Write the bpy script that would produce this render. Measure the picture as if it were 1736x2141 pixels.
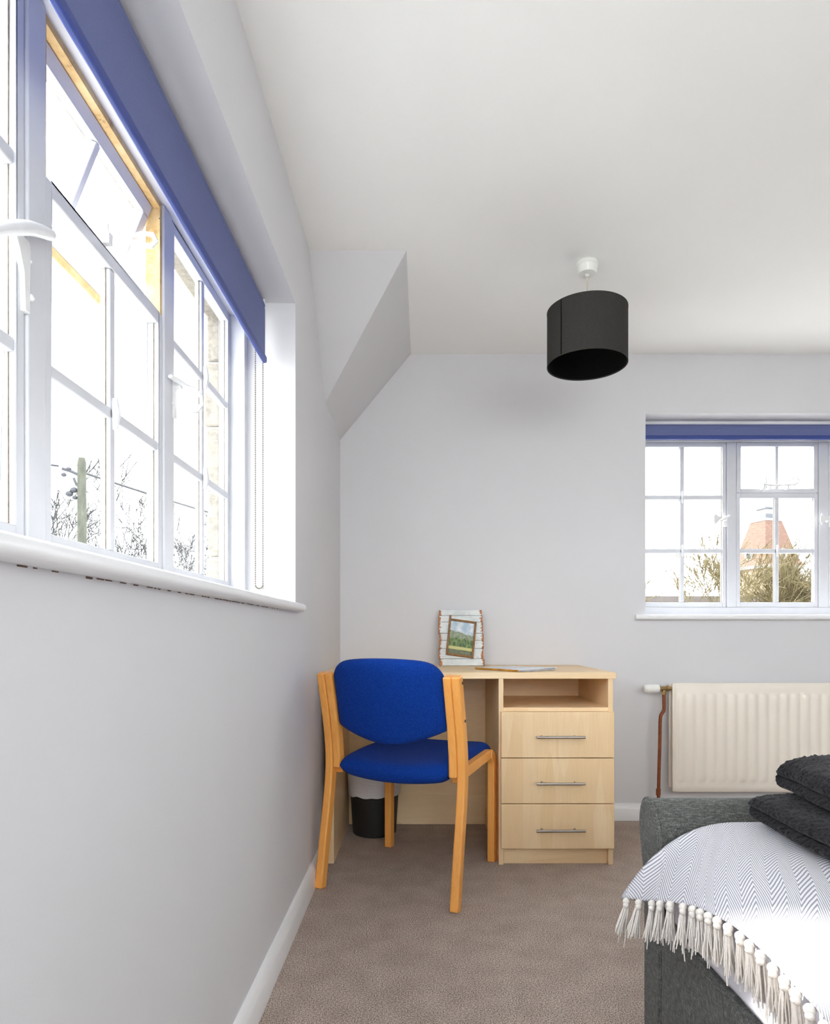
import bpy, bmesh, math, random
from mathutils import Vector, Matrix, noise

# ------------------------------------------------------------------ reset
for o in list(bpy.data.objects):
    bpy.data.objects.remove(o, do_unlink=True)
scene = bpy.context.scene
COL = scene.collection
random.seed(7)

# ------------------------------------------------------------------ camera
F_PX, CX, CY, W_PX, H_PX = 1360.0, 884.0, 1324.0, 1736.0, 2141.0
EYE = 0.885
cam_d = bpy.data.cameras.new('camera')
cam_d.sensor_fit = 'HORIZONTAL'
cam_d.sensor_width = 36.0
cam_d.lens = F_PX * 36.0 / W_PX
cam_d.shift_x = -(CX - W_PX / 2) / W_PX
cam_d.shift_y = (CY - H_PX / 2) / W_PX
cam_d.clip_start = 0.02
cam_d.clip_end = 600
cam = bpy.data.objects.new('camera', cam_d)
cam.location = (0, 0, EYE)
cam.rotation_euler = (math.pi / 2, 0, 0)
COL.objects.link(cam)
scene.camera = cam

# ------------------------------------------------------------------ sky, sun, exposure
world = bpy.data.worlds.new('sky')
scene.world = world
world.use_nodes = True
bg = world.node_tree.nodes['Background']
bg.inputs['Color'].default_value = (0.955, 0.975, 1.0, 1)
bg.inputs['Strength'].default_value = 3.2

sun_d = bpy.data.lights.new('sun', 'SUN')
sun_d.energy = 5.0
sun_d.angle = math.radians(1.4)
sun_d.color = (1.0, 0.95, 0.86)
sun = bpy.data.objects.new('sun', sun_d)
sun.location = (-10, 9, 12)
sun.rotation_euler = Vector((1.0, -0.99, -0.85)).to_track_quat('-Z', 'Y').to_euler()
COL.objects.link(sun)

scene.view_settings.view_transform = 'Standard'
scene.view_settings.look = 'None'
scene.view_settings.gamma = 1.0
scene.view_settings.use_curve_mapping = False
scene.view_settings.exposure = 1.63
scene.cycles.use_denoising = True
scene.cycles.use_adaptive_sampling = True
scene.cycles.adaptive_threshold = 0.02
scene.cycles.max_bounces = 10
scene.cycles.diffuse_bounces = 7
scene.cycles.transparent_max_bounces = 24
scene.cycles.sample_clamp_indirect = 8.0
scene.cycles.caustics_reflective = False
scene.cycles.caustics_refractive = False

# ------------------------------------------------------------------ materials
def srgb(r, g, b):
    def f(c):
        c /= 255.0
        return c / 12.92 if c <= 0.04045 else ((c + 0.055) / 1.055) ** 2.4
    return (f(r), f(g), f(b), 1.0)

class NT:
    def __init__(self, name):
        self.m = bpy.data.materials.new(name)
        self.m.use_nodes = True
        self.t = self.m.node_tree
        self.p = self.t.nodes['Principled BSDF']
        self.out = self.t.nodes['Material Output']
    def n(self, typ, **kw):
        nd = self.t.nodes.new(typ)
        for k, v in kw.items():
            if k.startswith('i_'):
                nd.inputs[k[2:].replace('_', ' ')].default_value = v
            else:
                setattr(nd, k, v)
        return nd
    def l(self, a, b):
        self.t.links.new(a, b)
    def coord(self, kind='Object', scale=(1, 1, 1)):
        tc = self.n('ShaderNodeTexCoord')
        mp = self.n('ShaderNodeMapping')
        mp.inputs['Scale'].default_value = scale
        self.l(tc.outputs[kind], mp.inputs['Vector'])
        return mp.outputs['Vector']
    def noise(self, vec, scale, detail=3, rough=0.55):
        nd = self.n('ShaderNodeTexNoise')
        nd.inputs['Scale'].default_value = scale
        nd.inputs['Detail'].default_value = detail
        nd.inputs['Roughness'].default_value = rough
        self.l(vec, nd.inputs['Vector'])
        return nd.outputs['Fac']
    def ramp(self, fac, stops, interp='LINEAR'):
        nd = self.n('ShaderNodeValToRGB')
        cr = nd.color_ramp
        cr.interpolation = interp
        while len(cr.elements) < len(stops):
            cr.elements.new(0.5)
        for e, (pos, col) in zip(cr.elements, stops):
            e.position = pos
            e.color = col
        self.l(fac, nd.inputs['Fac'])
        return nd.outputs['Color']
    def math(self, op, a, b=None, clamp=False):
        nd = self.n('ShaderNodeMath', operation=op)
        nd.use_clamp = clamp
        for i, v in enumerate((a, b)):
            if v is None:
                continue
            if isinstance(v, (int, float)):
                nd.inputs[i].default_value = v
            else:
                self.l(v, nd.inputs[i])
        return nd.outputs[0]
    def mix(self, fac, a, b, blend='MIX'):
        nd = self.n('ShaderNodeMix', data_type='RGBA', blend_type=blend)
        for sock, v in ((nd.inputs[0], fac), (nd.inputs[6], a), (nd.inputs[7], b)):
            if isinstance(v, (int, float)):
                sock.default_value = v
            elif isinstance(v, tuple):
                sock.default_value = v
            else:
                self.l(v, sock)
        return nd.outputs[2]
    def bump(self, height, strength=0.3, dist=0.002):
        nd = self.n('ShaderNodeBump')
        nd.inputs['Strength'].default_value = strength
        nd.inputs['Distance'].default_value = dist
        self.l(height, nd.inputs['Height'])
        self.l(nd.outputs['Normal'], self.p.inputs['Normal'])
    def set(self, color=None, rough=None, metal=None, spec=None, sheen=None):
        if color is not None:
            if isinstance(color, tuple):
                self.p.inputs['Base Color'].default_value = color
            else:
                self.l(color, self.p.inputs['Base Color'])
        if rough is not None:
            self.p.inputs['Roughness'].default_value = rough
        if metal is not None:
            self.p.inputs['Metallic'].default_value = metal
        if spec is not None:
            self.p.inputs['Specular IOR Level'].default_value = spec
        if sheen is not None:
            self.p.inputs['Sheen Weight'].default_value = sheen
        return self.m

M = {}

def plain(name, col, rough=0.6, metal=0.0, spec=0.5, var=0.04, scale=30, bump=0.0, bscale=200, bdist=0.001):
    nt = NT(name)
    v = nt.coord()
    f = nt.noise(v, scale, 3)
    lo = tuple(c * (1 - var) for c in col[:3]) + (1,)
    hi = tuple(min(1, c * (1 + var)) for c in col[:3]) + (1,)
    nt.set(nt.ramp(f, [(0.3, lo), (0.7, hi)]), rough, metal, spec)
    if bump:
        nt.bump(nt.noise(v, bscale, 2), bump, bdist)
    M[name] = nt.m
    return nt.m

plain('wall_paint', srgb(212, 211, 214), 0.75, spec=0.25, var=0.012, scale=3, bump=0.12, bscale=260, bdist=0.0012)
plain('ceiling_paint', srgb(244, 244, 243), 0.85, spec=0.2, var=0.012, scale=2, bump=0.08, bscale=200, bdist=0.001)
plain('gloss_white', srgb(236, 236, 238), 0.32, var=0.015, scale=8, bump=0.05, bscale=60)
plain('window_paint', srgb(203, 204, 210), 0.4, var=0.03, scale=14, bump=0.06, bscale=90)
plain('handle_paint', srgb(222, 222, 223), 0.35, var=0.03, scale=60, bump=0.15, bscale=120)
plain('crack_brown', srgb(96, 72, 60), 0.9, var=0.2, scale=80)
plain('putty', srgb(120, 108, 96), 0.8, var=0.35, scale=90)
plain('black_plastic', srgb(26, 26, 29), 0.45, var=0.08, scale=20)
plain('nickel', srgb(170, 164, 158), 0.32, metal=1.0, var=0.05, scale=50)
plain('brass', srgb(168, 140, 96), 0.38, metal=0.9, var=0.2, scale=120)
plain('copper_pipe', srgb(132, 70, 38), 0.5, metal=0.25, var=0.25, scale=60)
plain('white_plastic', srgb(236, 236, 232), 0.35, var=0.02, scale=20)
plain('radiator_enamel', srgb(236, 227, 215), 0.35, var=0.02, scale=6)
plain('cord', srgb(205, 196, 176), 0.5, var=0.05)
plain('sheet', srgb(226, 226, 236), 0.9, spec=0.1, var=0.02, scale=8, bump=0.1, bscale=12, bdist=0.004)
plain('yarn', srgb(214, 208, 203), 0.95, spec=0.1, var=0.08, scale=300)
plain('chain_metal', srgb(122, 117, 104), 0.35, metal=0.3, var=0.1, scale=200)
plain('concrete_roof', srgb(72, 66, 64), 0.9, var=0.15, scale=1.2)
plain('tower_white', srgb(128, 126, 126), 0.7, var=0.05, scale=2)
plain('tower_lead', srgb(60, 63, 70), 0.6, var=0.1, scale=2)
plain('insulator', srgb(40, 42, 50), 0.5, var=0.15, scale=20)
plain('wire', srgb(34, 35, 40), 0.6, var=0.05)
plain('bark_grey', srgb(44, 43, 45), 0.9, var=0.2, scale=6)
plain('bark_olive', srgb(80, 70, 42), 0.9, var=0.3, scale=6)
plain('grass', srgb(172, 172, 169), 0.95, var=0.2, scale=0.6)

def mk_vent_tan():
    nt = NT('aged_cream')
    v = nt.coord()
    f = nt.noise(v, 22, 4, 0.65)
    c = nt.ramp(f, [(0.28, srgb(150, 116, 70)), (0.42, srgb(206, 172, 116)), (0.7, srgb(226, 200, 150))])
    g = nt.noise(v, 160, 2)
    d = nt.ramp(g, [(0.70, (0, 0, 0, 1)), (0.76, (1, 1, 1, 1))])
    M['aged_cream'] = nt.set(nt.mix(d, c, srgb(70, 50, 30)), 0.6)
mk_vent_tan()

def mk_maple(name, axis):
    # axis: 0 grain along x, 2 grain along z
    nt = NT(name)
    sc = [1.0, 1.0, 1.0]
    sc[axis] = 0.03
    v = nt.coord(scale=tuple(sc))
    fine = nt.noise(v, 320, 4, 0.6)
    sc2 = [1.0, 1.0, 1.0]
    sc2[axis] = 0.35
    v2 = nt.coord(scale=tuple(sc2))
    band = nt.n('ShaderNodeTexVoronoi', feature='F1')
    band.inputs['Scale'].default_value = 24
    sc3 = [1.0, 0.2, 1.0]
    sc3[axis] = 0.10
    nt.l(nt.coord(scale=tuple(sc3)), band.inputs['Vector'])
    sep = nt.n('ShaderNodeSeparateColor')
    nt.l(band.outputs['Color'], sep.inputs['Color'])
    soft = nt.noise(v2, 9, 3)
    base = nt.mix(sep.outputs[0], srgb(230, 199, 153), srgb(244, 220, 182))
    base = nt.mix(nt.ramp(soft, [(0.35, (0, 0, 0, 1)), (0.75, (1, 1, 1, 1))]), base, srgb(232, 200, 158))
    c = nt.mix(nt.ramp(fine, [(0.4, (0.16, 0.16, 0.16, 1)), (0.62, (0, 0, 0, 1))]), base, srgb(206, 172, 128))
    nt.set(c, 0.42, spec=0.4)
    M[name] = nt.m
mk_maple('maple_h', 0)
mk_maple('maple_v', 2)

def mk_beech():
    nt = NT('beech_lacquer')
    v = nt.coord(scale=(1, 1, 0.04))
    f = nt.noise(v, 160, 4, 0.6)
    g = nt.noise(nt.coord(), 7, 2)
    c = nt.ramp(f, [(0.3, srgb(233, 160, 76)), (0.55, srgb(240, 170, 88)), (0.8, srgb(244, 178, 98))])
    c = nt.mix(nt.ramp(g, [(0.35, (0, 0, 0, 1)), (0.7, (0.5, 0.5, 0.5, 1))]), c, srgb(222, 150, 72))
    nt.set(c, 0.33, spec=0.5)
    M['beech'] = nt.m
mk_beech()

def mk_fabric(name, lo, hi, scale, bump=0.5, dist=0.0008, sheen=0.15):
    nt = NT(name)
    v = nt.coord()
    f = nt.noise(v, scale, 2, 0.7)
    nt.set(nt.ramp(f, [(0.38, lo), (0.66, hi)]), 0.95, spec=0.1, sheen=sheen)
    nt.bump(f, bump, dist)
    M[name] = nt.m
mk_fabric('blue_upholstery', srgb(4, 36, 112), srgb(22, 70, 160), 620, 0.6, sheen=0.03)
mk_fabric('carpet', srgb(136, 119, 110), srgb(247, 231, 219), 300, 1.0, 0.006, 0.0)
mk_fabric('towel', srgb(16, 15, 17), srgb(40, 38, 42), 420, 0.8, 0.002, 0.1)
mk_fabric('shade_cloth', srgb(52, 51, 50), srgb(66, 64, 62), 500, 0.25, 0.0005, 0.0)
mk_fabric('shade_lining', srgb(10, 10, 10), srgb(18, 18, 18), 500, 0.2, 0.0005, 0.0)

def carpet_patches():
    m = M['carpet']
    t = m.node_tree
    p = t.nodes['Principled BSDF']
    src = p.inputs['Base Color'].links[0].from_socket
    tc = t.nodes.new('ShaderNodeTexCoord')
    nz = t.nodes.new('ShaderNodeTexNoise')
    nz.inputs['Scale'].default_value = 11
    nz.inputs['Detail'].default_value = 4
    t.links.new(tc.outputs['Object'], nz.inputs['Vector'])
    cr = t.nodes.new('ShaderNodeValToRGB')
    cr.color_ramp.elements[0].position = 0.35
    cr.color_ramp.elements[0].color = (0.86, 0.85, 0.845, 1)
    cr.color_ramp.elements[1].position = 0.65
    cr.color_ramp.elements[1].color = (1, 1, 1, 1)
    t.links.new(nz.outputs['Fac'], cr.inputs['Fac'])
    mx = t.nodes.new('ShaderNodeMix')
    mx.data_type = 'RGBA'
    mx.blend_type = 'MULTIPLY'
    mx.inputs[0].default_value = 1.0
    t.links.new(src, mx.inputs[6])
    t.links.new(cr.outputs['Color'], mx.inputs[7])
    t.links.new(mx.outputs[2], p.inputs['Base Color'])
carpet_patches()

def mk_linen():
    nt = NT('grey_linen')
    a = nt.noise(nt.coord(scale=(0.12, 0.12, 1)), 620, 3, 0.7)
    b = nt.noise(nt.coord(scale=(1, 1, 0.10)), 560, 3, 0.7)
    s = nt.math('ADD', nt.math('MULTIPLY', a, 0.5), nt.math('MULTIPLY', b, 0.5))
    c = nt.ramp(s, [(0.38, srgb(54, 54, 53)), (0.5, srgb(79, 80, 78)), (0.62, srgb(118, 118, 114))])
    nt.set(c, 0.9, spec=0.15, sheen=0.1)
    nt.bump(s, 0.5, 0.0008)
    M['grey_linen'] = nt.m
mk_linen()

def mk_blind():
    nt = NT('blue_blind')
    v = nt.coord()
    f = nt.noise(v, 900, 2)
    nt.set(nt.ramp(f, [(0.35, srgb(92, 100, 144)), (0.65, srgb(104, 112, 156))]), 0.7, spec=0.3)
    M['blue_blind'] = nt.m
    plain('blue_bar', srgb(44, 62, 132), 0.5, var=0.05, scale=200)
mk_blind()

def mk_glass():
    nt = NT('window_glass')
    t = nt.t
    tr = nt.n('ShaderNodeBsdfTransparent')
    tr.inputs['Color'].default_value = (0.97, 0.985, 0.98, 1)
    gl = nt.n('ShaderNodeBsdfGlossy')
    gl.inputs['Roughness'].default_value = 0.02
    lw = nt.n('ShaderNodeLayerWeight')
    lw.inputs['Blend'].default_value = 0.5
    fac = nt.math('ADD', 0.02, nt.math('MULTIPLY', nt.math('POWER', lw.outputs['Facing'], 4.0), 0.25))
    ms = nt.n('ShaderNodeMixShader')
    nt.l(fac, ms.inputs['Fac'])
    nt.l(tr.outputs['BSDF'], ms.inputs[1])
    nt.l(gl.outputs['BSDF'], ms.inputs[2])
    nt.l(ms.outputs['Shader'], nt.out.inputs['Surface'])
    M['glass'] = nt.m
mk_glass()

def mk_liner():
    nt = NT('bin_liner')
    nt.set(srgb(214, 214, 218), 0.35, spec=0.5)
    nt.p.inputs['Transmission Weight'].default_value = 0.0
    nt.bump(nt.noise(nt.coord(scale=(1, 1, 3)), 40, 3), 0.5, 0.006)
    M['liner'] = nt.m
mk_liner()

def mk_throw():
    nt = NT('herringbone_throw')
    tc = nt.n('ShaderNodeTexCoord')
    sp = nt.n('ShaderNodeSeparateXYZ')
    nt.l(tc.outputs['UV'], sp.inputs['Vector'])
    wob = nt.noise(tc.outputs['UV'], 14, 2)
    u = nt.math('ADD', sp.outputs[0], nt.math('MULTIPLY', wob, 0.005))
    tri = nt.math('PINGPONG', u, 0.039)
    ph = nt.math('SUBTRACT', sp.outputs[1], nt.math('MULTIPLY', tri, 1.5))
    fr = nt.math('FRACT', nt.math('MULTIPLY', ph, 1 / 0.0112))
    d = nt.math('ABSOLUTE', nt.math('SUBTRACT', fr, 0.5))
    c = nt.ramp(d, [(0.16, srgb(138, 138, 150)), (0.27, srgb(216, 214, 219))])
    weave = nt.noise(tc.outputs['UV'], 900, 2)
    c = nt.mix(nt.ramp(weave, [(0.4, (0.12, 0.12, 0.12, 1)), (0.6, (0, 0, 0, 1))]), c, srgb(190, 190, 198))
    nt.set(c, 0.95, spec=0.1)
    nt.bump(nt.math('ADD', d, nt.math('MULTIPLY', weave, 0.4)), 0.5, 0.002)
    M['throw'] = nt.m
mk_throw()

def mk_plank():
    nt = NT('distressed_plank')
    tc = nt.n('ShaderNodeTexCoord')
    sp = nt.n('ShaderNodeSeparateXYZ')
    nt.l(tc.outputs['UV'], sp.inputs['Vector'])
    edge = nt.math('MINIMUM', sp.outputs[0], nt.math('SUBTRACT', 1.0, sp.outputs[0]))
    ob = nt.coord(scale=(1, 1, 2.2))
    n1 = nt.noise(ob, 60, 4, 0.65)
    worn = nt.math('SUBTRACT', nt.math('MULTIPLY', n1, 0.20), edge)
    m1 = nt.ramp(worn, [(0.055, (0, 0, 0, 1)), (0.066, (1, 1, 1, 1))])
    n2 = nt.noise(nt.coord(scale=(0.3, 1, 2)), 110, 3)
    m2 = nt.ramp(n2, [(0.70, (0, 0, 0, 1)), (0.73, (1, 1, 1, 1))])
    mm = nt.mix(1.0, m1, m2, 'ADD')
    n3 = nt.noise(nt.coord(), 25, 2)
    paint = nt.ramp(n3, [(0.3, srgb(206, 212, 212)), (0.7, srgb(228, 231, 231))])
    wood = nt.ramp(n1, [(0.35, srgb(120, 66, 36)), (0.65, srgb(196, 128, 82))])
    M['plank'] = nt.set(nt.mix(mm, paint, wood), 0.8)
    plain('rustic_frame', srgb(134, 98, 62), 0.8, var=0.3, scale=45)
mk_plank()

def mk_photo():
    nt = NT('landscape_print')
    tc = nt.n('ShaderNodeTexCoord')
    sp = nt.n('ShaderNodeSeparateXYZ')
    nt.l(tc.outputs['UV'], sp.inputs['Vector'])
    x, y = sp.outputs[0], sp.outputs[1]
    sky = nt.mix(nt.ramp(nt.noise(tc.outputs['UV'], 4, 4), [(0.4, (0, 0, 0, 1)), (0.65, (1, 1, 1, 1))]),
                 srgb(168, 190, 208), srgb(226, 230, 234))
    hill_h = nt.math('ADD', nt.math('SUBTRACT', 0.74, nt.math('MULTIPLY', x, 0.12)),
                     nt.math('MULTIPLY', nt.math('SUBTRACT', nt.noise(tc.outputs['UV'], 7, 3), 0.5), 0.16))
    hill = nt.ramp(nt.noise(tc.outputs['UV'], 12, 3), [(0.3, srgb(112, 128, 108)), (0.7, srgb(166, 172, 146))])
    c = nt.mix(nt.math('LESS_THAN', y, hill_h), sky, hill)
    tree_h = nt.math('ADD', 0.50, nt.math('MULTIPLY', nt.math('SUBTRACT', nt.noise(tc.outputs['UV'], 9, 2), 0.5), 0.3))
    trees = nt.ramp(nt.noise(tc.outputs['UV'], 11, 4), [(0.35, srgb(62, 82, 56)), (0.55, srgb(110, 134, 84)), (0.75, srgb(150, 170, 104))])
    c = nt.mix(nt.math('LESS_THAN', y, tree_h), c, trees)
    c = nt.mix(nt.math('LESS_THAN', y, 0.255), c, srgb(196, 192, 128))
    fore = nt.ramp(nt.noise(tc.outputs['UV'], 16, 3), [(0.35, srgb(82, 90, 66)), (0.7, srgb(134, 138, 108))])
    c = nt.mix(nt.math('LESS_THAN', y, 0.165), c, fore)
    M['photo'] = nt.set(c, 0.35)
mk_photo()

def mk_stone():
    nt = NT('sandstone')
    v = nt.coord()
    f = nt.noise(v, 60, 5, 0.7)
    c = nt.ramp(f, [(0.3, srgb(104, 98, 90)), (0.6, srgb(140, 132, 120))])
    nt.set(c, 0.9)
    nt.bump(f, 0.8, 0.004)
    M['sandstone'] = nt.m
    nt = NT('pale_brick')
    br = nt.n('ShaderNodeTexBrick')
    br.inputs['Color1'].default_value = srgb(112, 96, 76)
    br.inputs['Color2'].default_value = srgb(100, 80, 62)
    br.inputs['Mortar'].default_value = srgb(116, 106, 92)
    br.inputs['Scale'].default_value = 2.2
    nt.l(nt.coord(), br.inputs['Vector'])
    M['pale_brick'] = nt.set(br.outputs['Color'], 0.9)
    nt = NT('clay_tiles')
    f = nt.noise(nt.coord(scale=(1, 1, 3)), 3.0, 5, 0.7)
    M['clay_tiles'] = nt.set(nt.ramp(f, [(0.3, srgb(70, 48, 40)), (0.7, srgb(98, 74, 62))]), 0.9)
    nt = NT('weathered_pole')
    f = nt.noise(nt.coord(scale=(1, 1, 0.3)), 14, 5, 0.7)
    M['pole_wood'] = nt.set(nt.ramp(f, [(0.3, srgb(46, 48, 40)), (0.55, srgb(66, 67, 58)), (0.75, srgb(84, 85, 76))]), 0.95)
mk_stone()

def mk_cover():
    plain('cover_white', srgb(222, 226, 230), 0.3, var=0.05, scale=10)
    plain('gilt_edge', srgb(206, 150, 60), 0.35, metal=0.5, var=0.4, scale=18)
    plain('page_grey', srgb(190, 190, 198), 0.5, var=0.35, scale=26)
    plain('ink_dark', srgb(70, 72, 80), 0.5, var=0.1)
mk_cover()

# ------------------------------------------------------------------ object helpers
BASE = {}

def put(o, label=None, cat=None, group=None, kind=None):
    if label: o['label'] = label
    if cat: o['category'] = cat
    if group: o['group'] = group
    if kind: o['kind'] = kind
    return o

def empty(name, loc=(0, 0, 0), rotz=0.0, label=None, cat=None, group=None, kind=None):
    o = bpy.data.objects.new(name, None)
    o.empty_display_size = 0.05
    o.location = loc
    o.rotation_euler = (0, 0, rotz)
    COL.objects.link(o)
    BASE[o.name] = Vector(loc) if rotz == 0 else Vector((0, 0, 0))
    return put(o, label, cat, group, kind)

class MB:
    """collects shapes in plain coordinates; build() links them as one mesh object"""
    def __init__(self, xf=None):
        self.v, self.f, self.uv, self.xf = [], [], None, xf
    def add(self, pts, faces):
        b = len(self.v)
        self.v += [tuple(self.xf(p)) if self.xf else tuple(p) for p in pts]
        self.f += [tuple(i + b for i in f) for f in faces]
        return b
    def box(self, x0, x1, y0, y1, z0, z1):
        p = [(x0, y0, z0), (x1, y0, z0), (x1, y1, z0), (x0, y1, z0),
             (x0, y0, z1), (x1, y0, z1), (x1, y1, z1), (x0, y1, z1)]
        self.add(p, [(0, 3, 2, 1), (4, 5, 6, 7), (0, 1, 5, 4), (1, 2, 6, 5), (2, 3, 7, 6), (3, 0, 4, 7)])
        return self
    def tube(self, path, rad, n=8, cap=True, flat=1.0, up=None):
        path = [Vector(p) for p in path]
        rs = rad if isinstance(rad, (list, tuple)) else [rad] * len(path)
        ref = Vector(up) if up else None
        pts, faces = [], []
        prev = None
        for i, p in enumerate(path):
            a = path[max(i - 1, 0)]
            b = path[min(i + 1, len(path) - 1)]
            t = (b - a).normalized()
            if prev is None:
                r = ref if ref else (Vector((0, 0, 1)) if abs(t.z) < 0.9 else Vector((1, 0, 0)))
            else:
                r = prev
            s = t.cross(r)
            if s.length < 1e-6:
                s = t.cross(Vector((0.3, 1, 0.2)))
            s.normalize()
            q = s.cross(t).normalized()
            prev = q
            for k in range(n):
                an = 2 * math.pi * k / n
                pts.append(p + (s * math.cos(an) + q * math.sin(an) * flat) * rs[i])
        m = len(path)
        for i in range(m - 1):
            for k in range(n):
                k2 = (k + 1) % n
                faces.append((i * n + k, i * n + k2, (i + 1) * n + k2, (i + 1) * n + k))
        if cap:
            faces.append(tuple(reversed(range(n))))
            faces.append(tuple((m - 1) * n + k for k in range(n)))
        self.add(pts, faces)
        return self
    def lathe(self, prof, c=(0, 0, 0), n=32, close=False):
        pts, faces = [], []
        m = len(prof)
        for r, z in prof:
            for k in range(n):
                a = 2 * math.pi * k / n
                pts.append((c[0] + r * math.cos(a), c[1] + r * math.sin(a), c[2] + z))
        for i in range(m - 1 if not close else m):
            j = (i + 1) % m
            for k in range(n):
                k2 = (k + 1) % n
                faces.append((i * n + k, i * n + k2, j * n + k2, j * n + k))
        self.add(pts, faces)
        return self
    def disc(self, c, r, n=24, up=True):
        pts = [(c[0] + r * math.cos(2 * math.pi * k / n), c[1] + r * math.sin(2 * math.pi * k / n), c[2]) for k in range(n)]
        self.add(pts, [tuple(range(n)) if up else tuple(reversed(range(n)))])
        return self
    def prism(self, outline, axis, a0, a1):
        """outline: list of 2-D points; axis 'x': (y,z) points, 'y': (x,z), 'z': (x,y)"""
        def mk(p, a):
            if axis == 'x': return (a, p[0], p[1])
            if axis == 'y': return (p[0], a, p[1])
            return (p[0], p[1], a)
        n = len(outline)
        pts = [mk(p, a0) for p in outline] + [mk(p, a1) for p in outline]
        faces = [tuple(range(n)), tuple(reversed(range(n, 2 * n)))]
        for i in range(n):
            j = (i + 1) % n
            faces.append((i, i + n, j + n, j))
        self.add(pts, faces)
        return self
    def grid(self, fn, nu, nv, uvfn=None, closed_u=False):
        pts = [fn(i, j) for i in range(nu) for j in range(nv)]
        faces = []
        for i in range(nu if closed_u else nu - 1):
            i2 = (i + 1) % nu
            for j in range(nv - 1):
                faces.append((i * nv + j, i2 * nv + j, i2 * nv + j + 1, i * nv + j + 1))
        self.add(pts, faces)
        return self
    def ball(self, c, r, nu=8, nv=6, sz=1.0):
        prof = [(max(1e-4, r * math.sin(math.pi * i / nv)), -r * sz * math.cos(math.pi * i / nv)) for i in range(nv + 1)]
        return self.lathe(prof, c, nu)
    def build(self, name, mat, parent=None, bevel=0.0, smooth=True, angle=38, seg=2, solid=0.0, vuv=None, loc=None):
        me = bpy.data.meshes.new(name)
        if parent is not None:
            r = parent
            while r.parent is not None:
                r = r.parent
            base = BASE.get(r.name, Vector((0, 0, 0)))
        elif loc is not None:
            base = Vector(loc)
        else:
            base = Vector((0, 0, 0))
        me.from_pydata([(p[0] - base.x, p[1] - base.y, p[2] - base.z) for p in self.v], [], self.f)
        me.validate(verbose=False)
        bm = bmesh.new()
        bm.from_mesh(me)
        bmesh.ops.remove_doubles(bm, verts=bm.verts, dist=1e-6)
        bmesh.ops.recalc_face_normals(bm, faces=bm.faces)
        bm.to_mesh(me)
        bm.free()
        if smooth:
            for p in me.polygons:
                p.use_smooth = True
            me.set_sharp_from_angle(angle=math.radians(angle))
        me.materials.append(M[mat] if isinstance(mat, str) else mat)
        if vuv:
            ul = me.uv_layers.new(name='UVMap')
            for lp in me.loops:
                ul.data[lp.index].uv = vuv(me.vertices[lp.vertex_index].co + base)
        o = bpy.data.objects.new(name, me)
        COL.objects.link(o)
        if parent is not None:
            o.parent = parent
        else:
            o.location = base
            BASE[o.name] = base
        if solid:
            md = o.modifiers.new('solidify', 'SOLIDIFY')
            md.thickness = solid
        if bevel:
            md = o.modifiers.new('bevel', 'BEVEL')
            md.width = bevel
            md.segments = seg
            md.limit_method = 'ANGLE'
            md.angle_limit = math.radians(40)
            md.harden_normals = False
        return o

def struct(name, mb, mat, parent=None, label=None, **kw):
    o = mb.build(name, mat, parent, **kw)
    if parent is None:
        o['kind'] = 'structure'
        if label: o['label'] = label
    return o

def thing(name, mb, mat, label, cat, loc, group=None, **kw):
    o = mb.build(name, mat, None, loc=loc, **kw)
    return put(o, label, cat, group)

# ------------------------------------------------------------------ room shell
XL, XLO = -0.392, -0.66          # left wall inner / outer face
YB, YBO = 3.09, 3.36             # back wall
XR, YR = 4.4, -1.7               # right and rear walls
ZC = 2.211                       # ceiling
W1 = (-0.04, 2.004, 0.953, 1.902)    # left window opening y0 y1 z0 z1
W2 = (1.059, 2.52, 0.953, 1.930)     # back window opening x0 x1 z0 z1

struct('floor', MB().box(XLO, XR + .2, YR - .2, YBO, -0.25, 0.0), 'carpet', label='brown taupe speckled carpet floor', smooth=False)
struct('ceiling', MB().box(XLO, XR + .2, YR - .2, YBO, ZC, ZC + 0.25), 'ceiling_paint', label='white painted plaster ceiling', smooth=False)
wl = MB()
wl.box(XLO, XL, YR - .2, YBO, 0, W1[2])
wl.box(XLO, XL, YR - .2, YBO, W1[3], ZC)
wl.box(XLO, XL, YR - .2, W1[0], W1[2], W1[3])
wl.box(XLO, XL, W1[1], YBO, W1[2], W1[3])
wall_left = struct('wall_left', wl, 'wall_paint', label='pale grey painted wall with the long window', smooth=False)
wb = MB()
wb.box(XL, XR, YB, YBO, 0, W2[2])
wb.box(XL, XR, YB, YBO, W2[3], ZC)
wb.box(XL, W2[0], YB, YBO, W2[2], W2[3])
wb.box(W2[1], XR, YB, YBO, W2[2], W2[3])
struct('wall_back', wb, 'wall_paint', label='pale grey painted wall behind desk and radiator', smooth=False)
struct('wall_right', MB().box(XR, XR + .2, YR - .2, YBO, 0, ZC), 'wall_paint', label='pale grey wall on the right side', smooth=False)
FILL_W = (-0.35, 2.70, 0.55, 2.15)       # opening of the added fill-light window, out of view: x0 x1 z0 z1
struct('wall_rear', MB().box(XL, FILL_W[0], YR - .2, YR, 0, ZC).box(FILL_W[1], XR, YR - .2, YR, 0, ZC).box(FILL_W[0], FILL_W[1], YR - .2, YR, 0, FILL_W[2]).box(FILL_W[0], FILL_W[1], YR - .2, YR, FILL_W[3], ZC), 'wall_paint', label='pale grey wall behind the viewpoint', smooth=False)

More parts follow.
